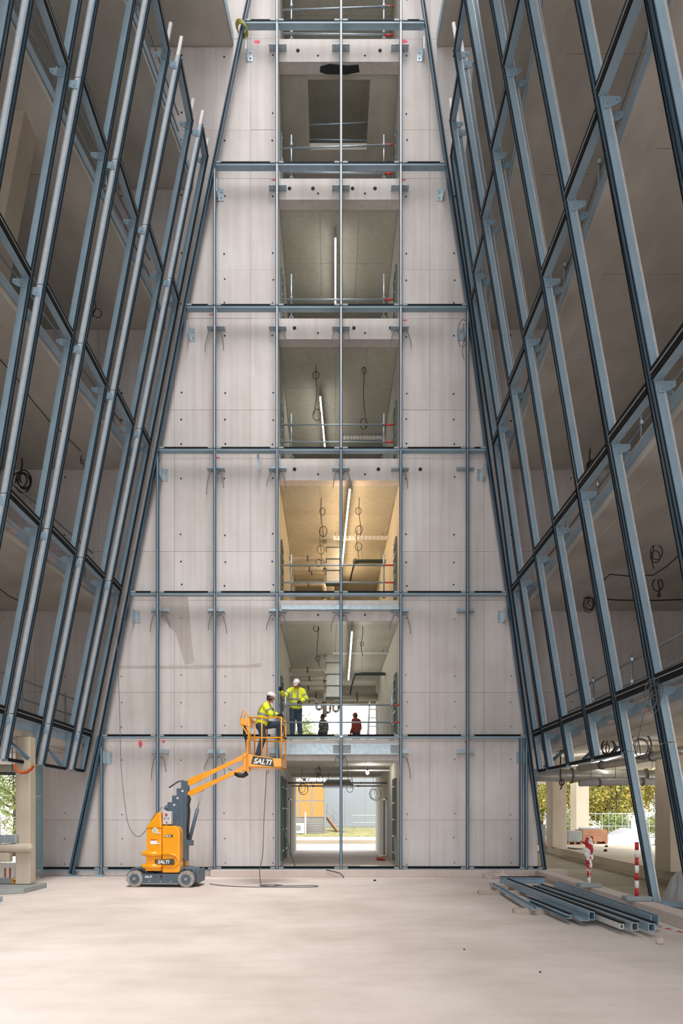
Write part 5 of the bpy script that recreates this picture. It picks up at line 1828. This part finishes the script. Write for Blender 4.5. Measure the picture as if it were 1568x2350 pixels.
# services below the right hand soffit at ground level
R_ = 'services below the right soffit'
elbow_pipe('large silver insulated duct above the trees on the right', [at(1225, 1779, 20.2), at(1400, 1781, 20.0), at(1566, 1783, 19.8)], .19, M['duct'], 'air_duct', 'duct', R_, hz=3.7)
elbow_pipe('thin green grey pipe below the right soffit', [at(1225, 1769, 20.9), at(1330, 1771, 20.9), at(1440, 1770, 20.9)], .06, M['tray'], group=R_, hz=3.7)
elbow_pipe('long pale duct running away below the right soffit', [at(1566, 1722, 15.2), at(1440, 1748, 17.4), at(1330, 1763, 19.4)], .10, M['duct'], 'air_duct', 'duct', R_, hz=3.7)
elbow_pipe('pale pipe crossing behind the leaning mullions on the right', [at(1400, 1705, 17.5), at(1480, 1702, 17.5), at(1566, 1700, 17.5)], .09, M['pipe'], group=R_, hz=3.7)
elbow_pipe('white wrapped duct nearest the trees on the right', [at(1330, 1797, 19.2), at(1420, 1795, 19.2), at(1530, 1793, 19.2)], .10, M['sheet'], 'air_duct', 'duct', R_, hz=3.7)
for n_, (x0, y0, x1, y1, Y) in enumerate(((1250, 1760, 1298, 1720, 19), (1340, 1742, 1382, 1705, 18.5), (1400, 1735, 1430, 1700, 18.0))):
    tag(B().bar(at(x0, y0, Y), at(x1, y1, Y + .3), .10, .06).build('diagonal_brace', M['steel_dark']), 'grey diagonal brace below the right slab, %s from the wall' % ['first', 'second', 'third'][n_], 'brace', 'diagonal braces below the side slabs')
for n_, (x0, y0, x1, y1, Y) in enumerate(((25, 1705, 66, 1742, 16.0), (108, 1720, 142, 1757, 17.5))):
    tag(B().bar(at(x0, y0, Y), at(x1, y1, Y + .2), .16, .07).build('diagonal_brace', M['steel_dark']), 'grey diagonal brace below the left slab, %s from the wall' % ['second', 'first'][n_], 'brace', 'diagonal braces below the side slabs')
elbow_pipe('silver duct below the left soffit at the photo edge', [at(-60, 1762, 18), at(20, 1763, 18), at(78, 1764, 18)], .10, M['duct'], 'air_duct', 'duct', hz=3.7)
elbow_pipe('grey green pipe below the silver duct on the left', [at(-60, 1773, 18.4), at(20, 1774, 18.4), at(78, 1775, 18.4)], .06, M['tray'], hz=3.7)

# ---------------------------------------------------------------- left edge, around the slim column
c = Vector((-7.38, 16.3, 1.0))
t = thing('padded_rail', 'cream foam wrapped rail fixed across the slim left column', 'rail', (-8.2, 16.25, .82))
B().ecap((-9.4, 16.3, .98), (-7.2, 16.3, 1.02), (.11, .11), (.11, .11), (0, 1, 0), n=14).build('padding', M['column'], t, True)
B().box(-9.4, -7.62, 16.2, 16.42, .68, .90).build('beam', M['column'], t, bevel=.02)
tag(B().box(-9.2, -7.46, 16.22, 16.40, 1.125, 1.32).build('steel_trough', M['galv'], bevel=.01), 'galvanised trough lying on the padded rail', 'trough')
b = B()
b.hexa([(-9.5, 14.3, 0), (-7.0, 15.6, 0), (-7.0, 16.9, 0), (-9.5, 16.9, 0)], [(-9.5, 14.3, .12), (-7.0, 15.6, .12), (-7.0, 16.9, .12), (-9.5, 16.9, .12)])
tag(b.build('base_plinth', M['greybox'], bevel=.015), 'grey plinth under the slim left column', 'plinth')
b = B().hexa([(-8.2, 13.2, 0), (-6.73, 13.85, 0), (-6.85, 14.3, 0), (-8.2, 13.9, 0)], [(-8.2, 13.2, .1), (-6.73, 13.85, .1), (-6.85, 14.3, .1), (-8.2, 13.9, .1)])
tag(b.build('blue_plate', M['steel'], bevel=.01), 'blue steel plate lying on the floor at the left edge', 'plate')
t = thing('site_machine', 'white site machine with orange stripes beside the left column', 'machine', (-7.9, 16.7, .12))
B().box(-8.3, -7.75, 16.75, 17.2, .22, .60).build('casing', M['white'], t, bevel=.04)
B().box(-8.4, -7.62, 16.6, 17.3, .12, .24).build('base', M['sheet'], t, bevel=.02)
for x in (-7.98, -7.86):
    B().box(x, x + .035, 16.73, 16.76, .26, .50).build('stripe', M['orange_wire'], t)
for k_ in range(4):
    B().ring((-7.62, 16.5 + k_ * .02, .20), .05, .018, (k_ * .3, 1, .4)).build('hose', M['yellow'], t, True)
t = thing('glass_screen', 'pale blue glass screen behind the slim column', 'screen', (-8.4, 19.4, 0))
B().box(-8.6, -8.2, 19.4, 19.42, .2, 3.2).build('pane', M['teal'], t)
for x in (-8.62, -8.2):
    B().box(x, x + .04, 19.38, 19.44, 0, 3.25).build('post', M['steel'], t)
for z in (.2, 2.3):
    B().box(-8.6, -8.2, 19.385, 19.435, z, z + .05).build('crossbar', M['pale'], t)

# smaller return bends behind the big pipes on the first floor
for n_, (x, y, z) in enumerate(((-.55, 28.3, 6.62), (-.2, 28.5, 6.52), (.15, 28.7, 6.6))):
    elbow_pipe('slim pipe with a return bend behind the first floor pipes, %s from the left' % ['first', 'second', 'third'][n_],
               [(OX0 + .01, y, z), (x, y, z), (x, y, z - .45), (x + .22, y, z - .45), (x + .22, y, z - .1)], .045, M['pipe'], group='return bends under the first floor ceiling')
